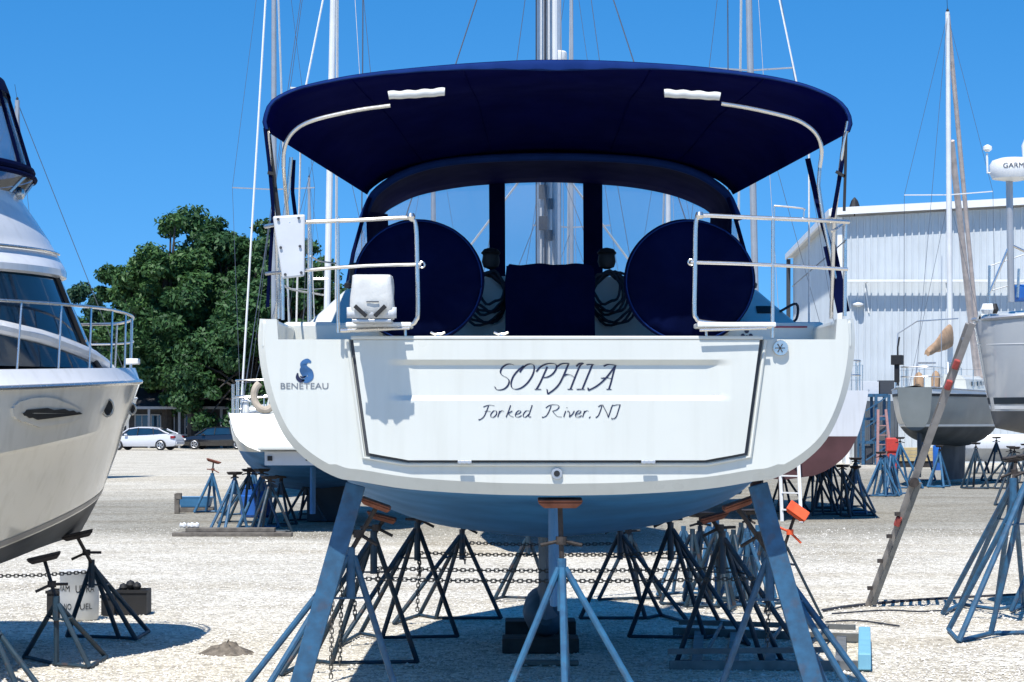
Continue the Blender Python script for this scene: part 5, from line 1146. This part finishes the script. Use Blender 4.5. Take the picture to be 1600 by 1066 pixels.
# ------------------------------------------------------------------ small things on the gravel
q = G(124, 968); rD = .185
drum = thing("drum", q, "white drum with hand painted black letters under the motor yacht", "drum")
b = MB(); b.lathe([(rD * .95, 0.002), (rD, .02), (rD * 1.02, .22), (rD, .44), (rD * 1.04, .455), (rD * 1.04, .475), (rD * .96, .48)], q, 'z', 32); b.build("body", mat("white_drum_plastic", (.60, .59, .55), .5, noise=.2, nscale=4), drum, smooth=True)
for txt, z0, a0_, a1_, h in (("RAM", .285, -.95, -.20, .058), ("UTRA", .275, .12, 1.15, .07), ("NO", .11, -.55, -.1, .058), ("FUEL", .11, .15, 1.0, .058)):
    text_part("lettering", txt, lambda u, v: Vector((q.x + math.sin(lerp(a0_, a1_, u) - .12) * rD * 1.032, q.y - math.cos(lerp(a0_, a1_, u) - .12) * rD * 1.032, z0 + h * v)), M_BLACK, drum)
def crate(label, px0, px1, py0, py1, dep=.3, m=None):
    a, c = G(px0, py1), G(px1, py1); z = EYE + (YH - py0) * a.y / F
    r = thing("crate", (a + c) / 2, label, "crate", "black crates under the motor yacht"); t = .015
    b = MB(); b.box((a.x, a.y, .002), (c.x, a.y + dep, .02)); b.box((a.x, a.y, .02), (c.x, a.y + t, z)); b.box((a.x, a.y + dep - t, .02), (c.x, a.y + dep, z)); b.box((a.x, a.y + t, .02), (a.x + t, a.y + dep - t, z)); b.box((c.x - t, a.y + t, .02), (c.x, a.y + dep - t, z)); b.build("body", m or M_BLACK, r)
    b = MB(); b.box((a.x - .012, a.y - .012, z - .03), (c.x + .012, a.y - .001, z)); b.build("rim", M_BLACK, r); return r
crate("black plastic crate heaped with dark round objects, right of the lettered drum", 179, 229, 922, 961)
crate("low black crate between the drum and the heaped crate", 158, 178, 930, 962)
crate("black crate left of the drum behind a stand's legs", 73, 92, 923, 963)
for k, (dx, dy, dz, r_) in enumerate(((193, 918, .0, .045), (204, 914, .02, .05), (214, 916, .0, .045), (208, 920, .1, .05), (199, 921, .12, .045))):
    p = P(dx, dy, 22.35 + dz); b = MB(); b.lathe([(r_ * .1, -r_), (r_ * .7, -r_ * .7), (r_, 0), (r_ * .75, r_ * .65), (r_ * .1, r_)], p, 'z', 12); tag(b.build("round_float", M_BLACK, None, smooth=True), "dark round float heaped in the black crate", "float", "dark floats heaped in the crate")
# dirt mound
q = G(355, 1022); b = MB(); rr_ = random.Random(8); rows = []
for r_, z in ((.22, -.01), (.17, .02), (.11, .055), (.06, .085), (.015, .095)): rows.append([q + Vector((math.cos(a_) * r_ * (1 + rr_.uniform(-.25, .25)), math.sin(a_) * r_ * (1 + rr_.uniform(-.25, .25)), z * (1 + rr_.uniform(-.3, .3)))) for a_ in np.linspace(0, 6.283, 25)[:-1]])
b.grid(rows, True); b.poly(rows[-1]); tag(b.build("dirt_mound", mat("grey_brown_dirt", (.20, .17, .135), .95, noise=.5, nscale=20, bump=.6, bscale=40), None, smooth=True), "small mound of grey-brown dirt on the gravel between the two near boats", "mound")
# post, tub, plank and blue bin left
q = G(277, 803); b = MB(); b.box(q + Vector((-.055, -.05, 0)), q + Vector((.045, .05, .42))); b.box(q + Vector((-.02, -.06, .30)), q + Vector((.09, .06, .43))); tag(b.build("post", M_WOOD, None, bevel=.01), "short weathered post beside the blue tub", "post")
q = G(306, 800); b = MB(); rows = []
for w1, z in ((.27, .10), (.29, .11), (.34, .30), (.36, .32), (.33, .32), (.30, .14)): rows.append([q + Vector((sx * w1, sy * w1 * .7, z)) for sx, sy in ((-1, -1), (1, -1), (1, 1), (-1, 1))])
b.grid(rows, True); b.poly(rows[0]); b.poly(rows[-1]); tag(b.build("tub", M_BLUET, None, bevel=.012), "faded blue open tub on a timber beside the short post", "tub")
block("grey timber under the blue tub", q + Vector((-.36, -.28, .001)), q + Vector((.40, .28, .096)), M_WOOD)
a = G(272, 838); c = G(458, 838)
for k, (dy, z0) in enumerate(((-.25, .001), (.05, .001), (-.1, .072))): block("long weathered plank lying on the gravel before the boat with the horseshoe buoy", (a.x + .1 * k, a.y + dy, z0), (c.x - .15 * k, a.y + dy + .22, z0 + .07), M_WOOD, "plank", "weathered planks stacked on the gravel", cat="plank")
for px, py in ((286, 831), (298, 833), (306, 834)):
    p = P(px, py, a.y - .05); b = MB(); b.lathe([(.01, -.06), (.045, -.045), (.03, -.01), (.055, .02), (.035, .05), (.01, .06)], Vector((p.x, p.y, .185)), 'x', 7); tag(b.build("white_fender_scrap", M_PLASTW, None, smooth=True), "small white crumpled bundle on the end of the weathered planks", "bundle", "white bundles on the planks")
q = G(400, 808); b = MB(); b.lathe([(.26, .002), (.30, .05), (.33, .42), (.31, .44), (.32, .62), (.27, .64), (.02, .66)], q, 'z', 20); tag(b.build("bin", M_BLUEP, None, smooth=True, angle=30), "bright blue round bin under the boat with the horseshoe buoy", "bin")
q = G(508, 815); block("dark boxy crate in shade under the boat with the horseshoe buoy", q + Vector((-.35, 0, .001)), q + Vector((.5, .8, 1.0)), M_DARKBOT, "storage_crate", cat="crate")
# hose and cable lying on the ground by the silver-grey boat
for pts, nm, m in (([(1285, 955), (1330, 948), (1400, 942), (1470, 938), (1600, 932), (1700, 925)], "dark hose lying on the gravel past the ladder's foot", M_ROPED), ([(1300, 962), (1380, 957), (1440, 958), (1500, 955)], "thin dark cord on the gravel just below the hose", M_ROPED), ([(1290, 975), (1340, 972), (1405, 981)], "short dark cord end on the gravel near the stepladder's blue cap", M_ROPED)):
    rr_ = random.Random(len(pts)); b = MB(); b.tube(catmull([G(x, y_ + rr_.uniform(-1.5, 1.5)) + Vector((0, 0, .014)) for x, y_ in pts], 8), .016 if m is M_ROPED and len(pts) > 5 else .009, 6); tag(b.build("hose", m, None, smooth=True), nm, "hose")

# ------------------------------------------------------------------ metal shed
YW = 100.0
xw0 = P(1310, 0, YW).x; xw1 = xw0 + 42; zE = EYE + (YH - 333) * YW / F; sl = .055
shed = thing("metal_shed", (xw0, YW, 0), "large white ribbed metal shed behind the boats on the right", "shed")
def zr(x): return zE + sl * (x - xw0) if x < xw0 + 21 else zE + sl * (42 - (x - xw0))
def ribbed(name, x0, x1, zlo, zhi, Y, par, m, dx=.305):
    b = MB(); lo, hi = [], []; x = x0
    while x < x1 - .01:
        for ox, oy in ((0, 0), (.18, 0), (.20, -.06), (.245, -.06), (.265, 0)): lo.append((x + ox, Y + oy, zlo(x + ox))); hi.append((x + ox, Y + oy, zhi(x + ox)))
        x += dx
    lo.append((x, Y, zlo(x))); hi.append((x, Y, zhi(x))); b.grid([lo, hi]); return b.build(name, m, par)
zg = EYE + (YH - 440) * YW / F
ribbed("front_wall", xw0 + .02, xw1, lambda x: 0, lambda x: zr(x) - .2, YW, shed, M_WALLMETAL)
# side wall receding
xb = P(1240, 0, 127).x; b = MB(); n = 90; lo, hi = [], []
for i in range(n):
    t = i / n; y = YW + .03 + 27 * t; x = lerp(xw0, xb, t)
    for ox, oy in ((0, 0), (-.035, .03), (-.035, .10), (0, .13)): lo.append((x + ox, y + oy, 0)); hi.append((x + ox, y + oy, zE - .1))
b.grid([lo, hi]); b.build("side_wall", M_WALLMETAL, shed)
b = MB(); r0 = [(xw0 - .35, YW - .45, zr(xw0) - .03), (xw0 + 21, YW - .45, zr(xw0 + 21)), (xw1 + .3, YW - .45, zr(xw1))]; r1 = [(xb - .35, YW + 27.3, zr(xw0) - .03), (xb + 21, YW + 27.3, zr(xw0 + 21)), (xb + 42, YW + 27.3, zr(xw1))]
b.grid([r0, r1]); b.build("roof", M_ROOFM, shed, solid=.08)
b = MB(); b.beam((xw0 - .4, YW - .5, zr(xw0) + .02), (xw0 + 21, YW - .5, zr(xw0 + 21) + .02), .08, .32, up=(0, 0, 1)); b.build("eave_trim", M_TRIMW, shed)
b = MB(); b.beam((xw0 - .42, YW - .4, zE), (xb - .42, YW + 27, zE), .12, .3); b.build("gutter", M_TRIMW, shed)
b = MB(); b.box((xw0 - .06, YW - .10, 0), (xw0 + .16, YW - .04, zE - .2)); b.build("corner_trim", M_TRIMW, shed)
b = MB(); b.box((xw0 + .3, YW - .66, zg - .05), (xw1, YW - .35, zg + .05)); led = b.build("wall_ledge", M_TRIMW, shed)
for k in range(9):
    b = MB(); x = xw0 + 1.2 + k * 3.6; b.beam((x, YW - .04, zg - .02), (x, YW - .5, zg - .07), .06, .06); b.tube([(x, YW - .05, zg - .3), (x + .15, YW - .06, zg - 1.4)], .03, 5); b.build("ledge_bracket", M_TRIMW, led)
p = P(1341, 476, YW - .2); b = MB(); b.lathe([(.05, -.1), (.24, -.02), (.24, .04), (.05, .1)], p, 'z', 12); b.build("wall_lamp", M_PLASTW, shed, smooth=True)
b = MB(); b.box((xb - .5, YW + 26, 0), (xb - .3, YW + 26.3, zE - .2)); b.build("downpipe", M_SEAM, shed)
p = P(1338, 320, YW); b = MB(); b.tube([(p.x, YW + .5, zE - .1), (p.x, YW + .5, zE + .55)], .03, 5); b.lathe([(.25, .3), (.15, .6), (.02, .75)], (p.x, YW + .5, zE), 'z', 8); b.build("roof_vent", M_BLACK, shed)
xa, xb_ = P(1337, 0, 98.5).x, P(1402, 0, 98.5).x
fp = thing("fence_panel", ((xa + xb_) / 2, 98.5, 0), "dark grey corrugated panel standing against the shed behind the blue rack", "panel")
ribbed("sheet", xa, xb_, lambda x: .02, lambda x: 2.75, 98.5, fp, mat("dark_grey_sheet", (.10, .115, .13), .6, noise=.2, nscale=1.5))
for x in (xa, xb_): b = MB(); b.box((x - .05, 98.53, 0), (x + .05, 98.65, 2.8)); b.build("post", M_SEAM, fp)
# clutter at the foot of the shed
q = G(1357, 723); b = MB(); b.lathe([(.16, 0), (.16, 1.0), (.12, 1.06), (.02, 1.08)], q, 'z', 14); tag(b.build("bollard", M_YELLOW, None, smooth=True, angle=40), "pale yellow bollard in front of the metal shed", "bollard")
rk = thing("steel_rack", P(1362, 722, 96) * 1.0 - Vector((0, 0, P(1362, 722, 96).z)), "tall blue steel rack against the shed behind the yellow bollard", "rack")
x0, x1 = P(1344, 0, 96).x, P(1384, 0, 96).x
for x in (x0, (x0 + x1) / 2, x1):
    for y in (95.2, 96.4): b = MB(); b.box((x - .06, y - .06, 0), (x + .06, y + .06, 3.0)); b.build("upright", M_STAND, rk)
for z in (.9, 1.9, 2.9): b = MB(); b.box((x0, 95.3, z), (x1, 96.3, z + .12)); b.build("shelf", M_STAND, rk)
for k in range(4): b = MB(); b.beam((x0 + .1, 95.1, .2 + k * .7), (x1 - .1, 95.1, .8 + k * .7), .05, .05); b.build("brace", M_STAND, rk)
for k, (px0, px1, z0, z1, m) in enumerate(((1340, 1372, 3.02, 3.55, M_GREYP), (1374, 1396, 3.02, 3.6, M_SEAM), (1346, 1362, .05, .8, M_SEAM), (1365, 1382, 1.04, 1.7, M_GREYBOT))):
    block(("grey box on top of the steel rack, left end", "dark box on top of the steel rack, right end", "dark box at the foot of the steel rack", "brown-grey box on the steel rack's lower shelf")[k], (P(px0, 0, 95.6).x, 95.4, z0), (P(px1, 0, 95.6).x, 96.2, z1), m, "box", cat="box")
q = G(1386, 735); q2 = P(1386, 703, q.y - 1.0); b = MB(); b.box(q + Vector((-.22, -1.2, .72)), q + Vector((.24, -.9, 1.25))); b.box(q + Vector((-.18, -1.15, 0.002)), q + Vector((.2, -.95, .72))); tag(b.build("fuel_can", M_REDP, None, bevel=.05), "red container in front of the pink stepladder", "container")
q = G(1425, 730); 
for k in range(4): block("pale yellow board in the low stack behind the grey-green boat's stands", (q.x - 1.0 + .1 * (k % 2), q.y - .4, .25 + .14 * k), (q.x + 1.3 - .1 * k, q.y + .2, .25 + .14 * k + .125), mat("pale_lumber", (.52, .40, .20), .8, noise=.25, nscale=5), "board", "stack of pale boards", cat="board")
block("dark timber carrying the stack of pale boards", (q.x - .8, q.y - .35, .001), (q.x + 1.0, q.y + .15, .248), M_WOODD)
q = G(1471, 735); b = MB(); b.lathe([(.30, .002), (.33, .3), (.33, .9), (.3, .95), (.02, .96)], q, 'z', 16); tag(b.build("barrel", M_BLUEP, None, smooth=True, angle=40), "blue plastic barrel beneath the grey-green boat", "barrel")
q = G(1325, 725); b = MB(); b.lathe([(.13, .002), (.13, 1.2), (.12, 1.21)], q, 'z', 12); b.lathe([(.36, 1.21), (.32, 1.32), (.05, 1.45)], q, 'z', 12); tag(b.build("vent_stack", M_TRIMW, None, smooth=True, angle=40), "white capped pipe standing by the shed beside the red bottomed boat", "pipe")
# low boat trailer hull and pipe rack on right behind stands
q = G(1570, 740); b = MB(); rows = []
for t in np.linspace(0, 1, 8): rows.append([q + Vector((lerp(-1.6, 3, t), (c_) * .9 * math.sin(math.pi * (.08 + t * .84)) ** .6, .75 + .65 * k - .3 * (1 - abs(c_)))) for c_, k in ((-1, 1), (-.9, .3), (0, 0), (.9, .3), (1, 1))])
b.grid(rows); b.poly(rows[0]); dh = thing("dinghy", q, "upturned pale dinghy on trestles behind the silver-grey boat's stands", "dinghy"); b.build("hull", M_GELG, dh, smooth=True, solid=.04)
for dx in (-.8, .8, 2.0): b = MB(); b.beam(q + Vector((dx - .3, -.3, 0)), q + Vector((dx, 0, .75)), .06, .06); b.beam(q + Vector((dx + .3, .3, 0)), q + Vector((dx, 0, .75)), .06, .06); b.build("trestle", M_STANDD, dh)
dh['label'] = "pale dinghy hull on dark trestles behind the silver-grey boat's stands"

# ------------------------------------------------------------------ cars and house beyond
def car(label, loc, yaw, body_m, L=4.75, H=1.45):
    r = thing("car", loc, label, "car", rot=yaw); OFF[r.name] = None
    prof = [(-2.37, .42, .62), (-2.34, .32, .78), (-2.2, .26, .98), (-1.75, .24, 1.05), (-1.2, .24, 1.02), (0, .24, .96), (1.0, .24, .92), (1.6, .25, .88), (2.15, .27, .76), (2.35, .34, .6), (2.38, .42, .5)]
    b = MB(); rows = []
    for x, z0, z1 in prof:
        wv = .9 * (1 - .12 * (abs(x) / 2.38) ** 4); rows.append([(x, sx * wv, z) for sx, z in ((-.9, z0), (-1, lerp(z0, z1, .3)), (-1.0, lerp(z0, z1, .65)), (-.93, z1 - .02), (-.6, z1 + .01), (0, z1 + .025), (.6, z1 + .01), (.93, z1 - .02), (1, lerp(z0, z1, .65)), (1, lerp(z0, z1, .3)), (.9, z0))])
    b.grid(rows, True); b.poly(rows[0]); b.poly(rows[-1]); bd = b.build("body", body_m, r, smooth=True, angle=40)
    g_ = MB(); rows = []
    for x, w0, z0, w1, z1 in ((-1.85, .78, 1.03, .70, 1.05), (-1.15, .84, 1.0, .66, 1.36), (-.6, .86, .98, .66, 1.425), (.2, .86, .95, .66, 1.43), (.65, .86, .94, .64, 1.37), (1.35, .8, .9, .7, .92)):
        rows.append([(x, -w0, z0), (x, -lerp(w0, w1, .5), lerp(z0, z1, .5)), (x, -w1, z1), (x, 0, z1 + .02), (x, w1, z1), (x, lerp(w0, w1, .5), lerp(z0, z1, .5)), (x, w0, z0)])
    g_.grid(rows); g_.poly(rows[0]); g_.poly(rows[-1]); g_.build("windows", M_GLASSD, r, smooth=True, angle=30)
    f_ = MB(); rows = []
    for x, w1, z1 in ((-1.25, .67, 1.345), (-.6, .68, 1.44), (.2, .68, 1.447), (.72, .66, 1.375)): rows.append([(x, -w1 - .02, z1 - .05), (x, -w1 + .06, z1 + .01), (x, 0, z1 + .035), (x, w1 - .06, z1 + .01), (x, w1 + .02, z1 - .05)])
    f_.grid(rows); f_.build("roof", body_m, r, smooth=True)
    for s in (-1, 1):
        for pts in ([(-1.25, s * .70, 1.33), (-1.6, s * .76, 1.16), (-1.95, s * .79, 1.03)], [(.1, s * .70, 1.41), (.12, s * .87, .97)], [(.72, s * .69, 1.36), (1.1, s * .76, 1.1), (1.42, s * .8, .92)], [(-.85, s * .70, 1.39), (-.95, s * .86, 1.0)]):
            q = MB(); q.tube(pts, .045 if len(pts) > 2 else .025, 6); q.build("pillar", body_m if len(pts) > 2 else M_BLACK, r, smooth=True)
        for x in (-1.42, 1.42):
            q = MB(); q.lathe([(.33, -.1), (.335, -.06), (.335, .06), (.33, .1)], (x, s * .84, .335), 'y', 24); wh = q.build("wheel", M_BLACK, r, smooth=True, angle=40)
            q = MB()
            for k in range(5): a = k * 1.2566; q.beam((x, s * .945, .335), (x + math.cos(a) * .2, s * .945, .335 + math.sin(a) * .2), .06, .02, up=(0, 1, 0))
            q.tube([(x + math.cos(a) * .21, s * .945, .335 + math.sin(a) * .21) for a in np.linspace(0, 6.283, 17)[:-1]], .025, 5, closed=True); q.build("rim", M_ALU, wh, smooth=True)
        q = MB(); q.box((-2.33, s * .60, .74), (-2.05, s * .885, .90)); q.build("tail_lamp", M_TAIL, r, bevel=.03)
        q = MB(); q.box((2.0, s * .58, .58), (2.25, s * .84, .70)); q.build("headlight", M_PLASTW, r, bevel=.03)
        q = MB(); q.box((.75, s * .9, .93), (.95, s * 1.02, 1.03)); q.build("mirror", body_m, r, bevel=.03)
    q = MB(); q.box((-2.42, -.7, .36), (-2.3, .7, .55)); q.build("bumper", body_m, r, bevel=.03)
    return r
q = G(229, 703.5); car("silver-white saloon car parked under the trees", (q.x - .15, q.y, 0), math.radians(168), M_CARW)
q = G(332, 703); car("black car parked in the shade of the trees right of the silver-white saloon", (q.x + .2, q.y + 2.0, 0), math.radians(172), M_CARD)
Yh = 152.0
hs_ = thing("house", (P(290, 0, Yh).x, Yh, 0), "low dark house with white trimmed porch under the trees", "house")
x0, x1 = P(170, 0, Yh).x, P(355, 0, Yh).x
b = MB(); b.box((x0, Yh, 0), (x1, Yh + 7, 2.7)); b.build("wall", M_HOUSE, hs_)
b = MB(); b.prism([(x0 - .5, Yh - 1.5, 2.75), (x1 + .5, Yh - 1.5, 2.75), (x1 + .5, Yh + 8, 2.75), (x0 - .5, Yh + 8, 2.75)], [(x0 + .5, Yh + 3.3, 4.5), (x1 - .5, Yh + 3.3, 4.5), (x1 - .5, Yh + 3.6, 4.5), (x0 + .5, Yh + 3.6, 4.5)]); b.build("roof", M_ROOFD, hs_)
b = MB(); b.box((x0 - .4, Yh - 1.56, 2.62), (x1 + .4, Yh - 1.51, 2.80)); b.build("fascia", mat("grey_trim", (.35, .36, .37), .6, noise=.15), hs_)
for px in (205, 238, 285, 350):
    x = P(px, 0, Yh).x; b = MB(); b.box((x - .08, Yh - 1.45, 0), (x + .08, Yh - 1.3, 2.62)); b.build("porch_post", MATS["grey_trim"], hs_)
for px in (222, 247, 262, 300, 322):
    x = P(px, 0, Yh).x; b = MB(); b.box((x - .42, Yh - .05, .9), (x + .42, Yh - .001, 2.2)); wn = b.build("window", M_GLASSD, hs_)
    b = MB()
    for a, c in (((-.5, .82), (-.42, 2.28)), ((.42, .82), (.5, 2.28)), ((-.42, 2.2), (.42, 2.28)), ((-.42, .82), (.42, .9)), ((-.03, .9), (.03, 2.2))): b.box((x + a[0], Yh - .09, a[1]), (x + c[0], Yh - .052, c[1]))
    b.build("frame", MATS["grey_trim"], wn)
b = MB(); b.box((x0, Yh - 1.4, .85), (x1, Yh - 1.32, .93)); b.build("porch_rail", MATS["grey_trim"], hs_)

# ------------------------------------------------------------------ trees
LEAF = [leaf_material("dark_leaf", (.018, .055, .020), (.060, .140, .042)), leaf_material("mid_leaf", (.024, .070, .022), (.085, .175, .048)), leaf_material("blue_green_leaf", (.016, .05, .03), (.05, .115, .055))]
def crown_mesh(clumps, n, size, seed, m):
    R = np.random.default_rng(seed); w_ = np.array([c[3] ** 2 for c in clumps]); w_ = w_ / w_.sum(); idx = R.choice(len(clumps), n, p=w_)
    C = np.array([c[:3] for c in clumps])[idx]; rad = np.array([c[3] for c in clumps])[idx]
    d = R.normal(size=(n, 3)); d /= np.linalg.norm(d, axis=1)[:, None]; rr = rad * (R.uniform(0, 1, n) ** .35) * R.uniform(.8, 1.15, n)
    p = C + d * rr[:, None] * np.array([1, 1, .72])
    nn = d * .7 + R.normal(size=(n, 3)) * .6 + np.array([0, 0, .35]); nn /= np.linalg.norm(nn, axis=1)[:, None]
    a = np.cross(nn, R.normal(size=(n, 3))); a /= np.linalg.norm(a, axis=1)[:, None]; c = np.cross(nn, a); s = size * R.uniform(.55, 1.3, n)
    V = np.stack([p - a * s[:, None], p - c * (s * .45)[:, None] + nn * (s * .12)[:, None], p + a * s[:, None], p + c * (s * .45)[:, None] + nn * (s * .12)[:, None]], 1)
    me = bpy.data.meshes.new("crown"); me.vertices.add(n * 4); me.vertices.foreach_set("co", V.reshape(-1).astype(np.float32)); me.loops.add(n * 4); me.loops.foreach_set("vertex_index", np.arange(n * 4))
    me.polygons.add(n); me.polygons.foreach_set("loop_start", np.arange(n) * 4); me.polygons.foreach_set("loop_total", np.full(n, 4)); me.update(calc_edges=True); me.materials.append(m); return me
def tree(label, base, h, crown_r, lo, n, seed, m, size=.3, name="broadleaf_tree", density=34, crx=None, group="trees beyond the yard"):
    R = random.Random(seed); r = thing(name, base, label, "tree", group); bx, by, _ = base
    b = MB(); top = Vector((bx + R.uniform(-.4, .4), by, h * .8)); b.tube([(bx, by, 0), (bx + R.uniform(-.2, .2), by, h * .3), top], [h * .03, h * .022, h * .006], 8)
    cl = []
    ctr = Vector((bx, by, lerp(lo, h, .5))); hz = (h - lo) / 2
    for k in range(density):
        u = R.uniform(-1, 1); a = R.uniform(0, 6.283); q = math.sqrt(max(0, 1 - u * u)); f = R.uniform(.45, .95)
        wob = 1 + .22 * math.sin(3 * a + seed) + R.uniform(-.12, .12)
        shp = 1.0 if u < 0 else (1 - .25 * u)
        c = ctr + Vector((math.cos(a) * q * crown_r * f * wob * shp, math.sin(a) * q * crown_r * f * .8, u * hz * f)); cl.append((c.x, c.y, c.z, R.uniform(.10, .24) * crown_r))
        if k % 3 == 0: s_ = Vector((bx, by, h * R.uniform(.25, .55))); b.tube([s_, s_.lerp(c, .5) + Vector((0, 0, .3)), c], [h * .011, h * .007, h * .003], 5)
    b.build("trunk", M_BARK, r, smooth=True)
    me = crown_mesh(cl, n, size, seed, m); me.transform(Matrix.Translation(-Vector(base))); o = bpy.data.objects.new("crown", me); COL.objects.link(o); o.parent = r; return r
def tpx(px, Y): return (P(px, 0, Y).x, Y, 0)
def hpx(py, Y): return EYE + (YH - py) * Y / F
for px, Y, py, cr_, lo, n, m, size, lab in (
    (350, 158, 294, 7.0, 1.4, 62000, 0, .21, "tallest broad dark green tree, left of the yacht"),
    (262, 152, 332, 4.8, 1.8, 34000, 1, .20, "mid-height tree with ragged top left of the tallest tree"),
    (205, 160, 392, 4.4, 1.6, 28000, 0, .20, "rounded dark tree above the silver-white car"),
    (146, 172, 428, 5.2, .8, 24000, 2, .22, "low blue-green tree beside the motor yacht's cabin"),
    (446, 150, 345, 4.8, .8, 32000, 0, .20, "dark tree showing between the left bimini struts"),
    (508, 164, 375, 4.2, .6, 24000, 1, .21, "shorter tree showing through the yacht's left rail"),
    (300, 150, 440, 5.0, 2.3, 34000, 0, .20, "overhanging tree shading the house and cars"),
    (395, 146, 460, 5.0, .5, 34000, 0, .20, "dense low tree behind the boat with the horseshoe buoy"),
    (480, 185, 400, 5.4, .4, 16000, 2, .28, "farther blue-green tree filling in behind the left rail"),
    (345, 178, 470, 6.0, .3, 20000, 0, .27, "dark tree standing behind the house roof"),
    (235, 182, 470, 6.0, .3, 18000, 2, .27, "blue-green tree behind the silver-white car"),
    (60, 200, 470, 5.0, .5, 9000, 2, .30, "far low tree hidden mostly by the motor yacht"),
    (570, 180, 470, 4.5, .5, 9000, 2, .30, "far low tree mostly hidden by the yacht's wheel covers")):
    tree(lab, tpx(px, Y), hpx(py, Y), cr_, lo, n, int(px), LEAF[m], size, density=90 if n > 30000 else 60)
# undergrowth along the far edge of the yard
R_ = random.Random(4)
me = crown_mesh([(R_.uniform(-45, -8), R_.uniform(160, 168), R_.uniform(.3, 2.6), R_.uniform(.7, 1.6)) for _ in range(90)], 26000, .26, 77, LEAF[0]); o = bpy.data.objects.new("undergrowth", me); COL.objects.link(o); tag(o, "dense dark undergrowth along the far edge of the yard", "undergrowth", kind='stuff')
me = crown_mesh([(R_.uniform(-160, 190), R_.uniform(300, 330), R_.uniform(1, 5), R_.uniform(3, 5)) for _ in range(160)], 16000, .9, 78, LEAF[2]); o = bpy.data.objects.new("far_wood", me); COL.objects.link(o); tag(o, "far wood closing the horizon behind the yard", "wood", kind='stuff')
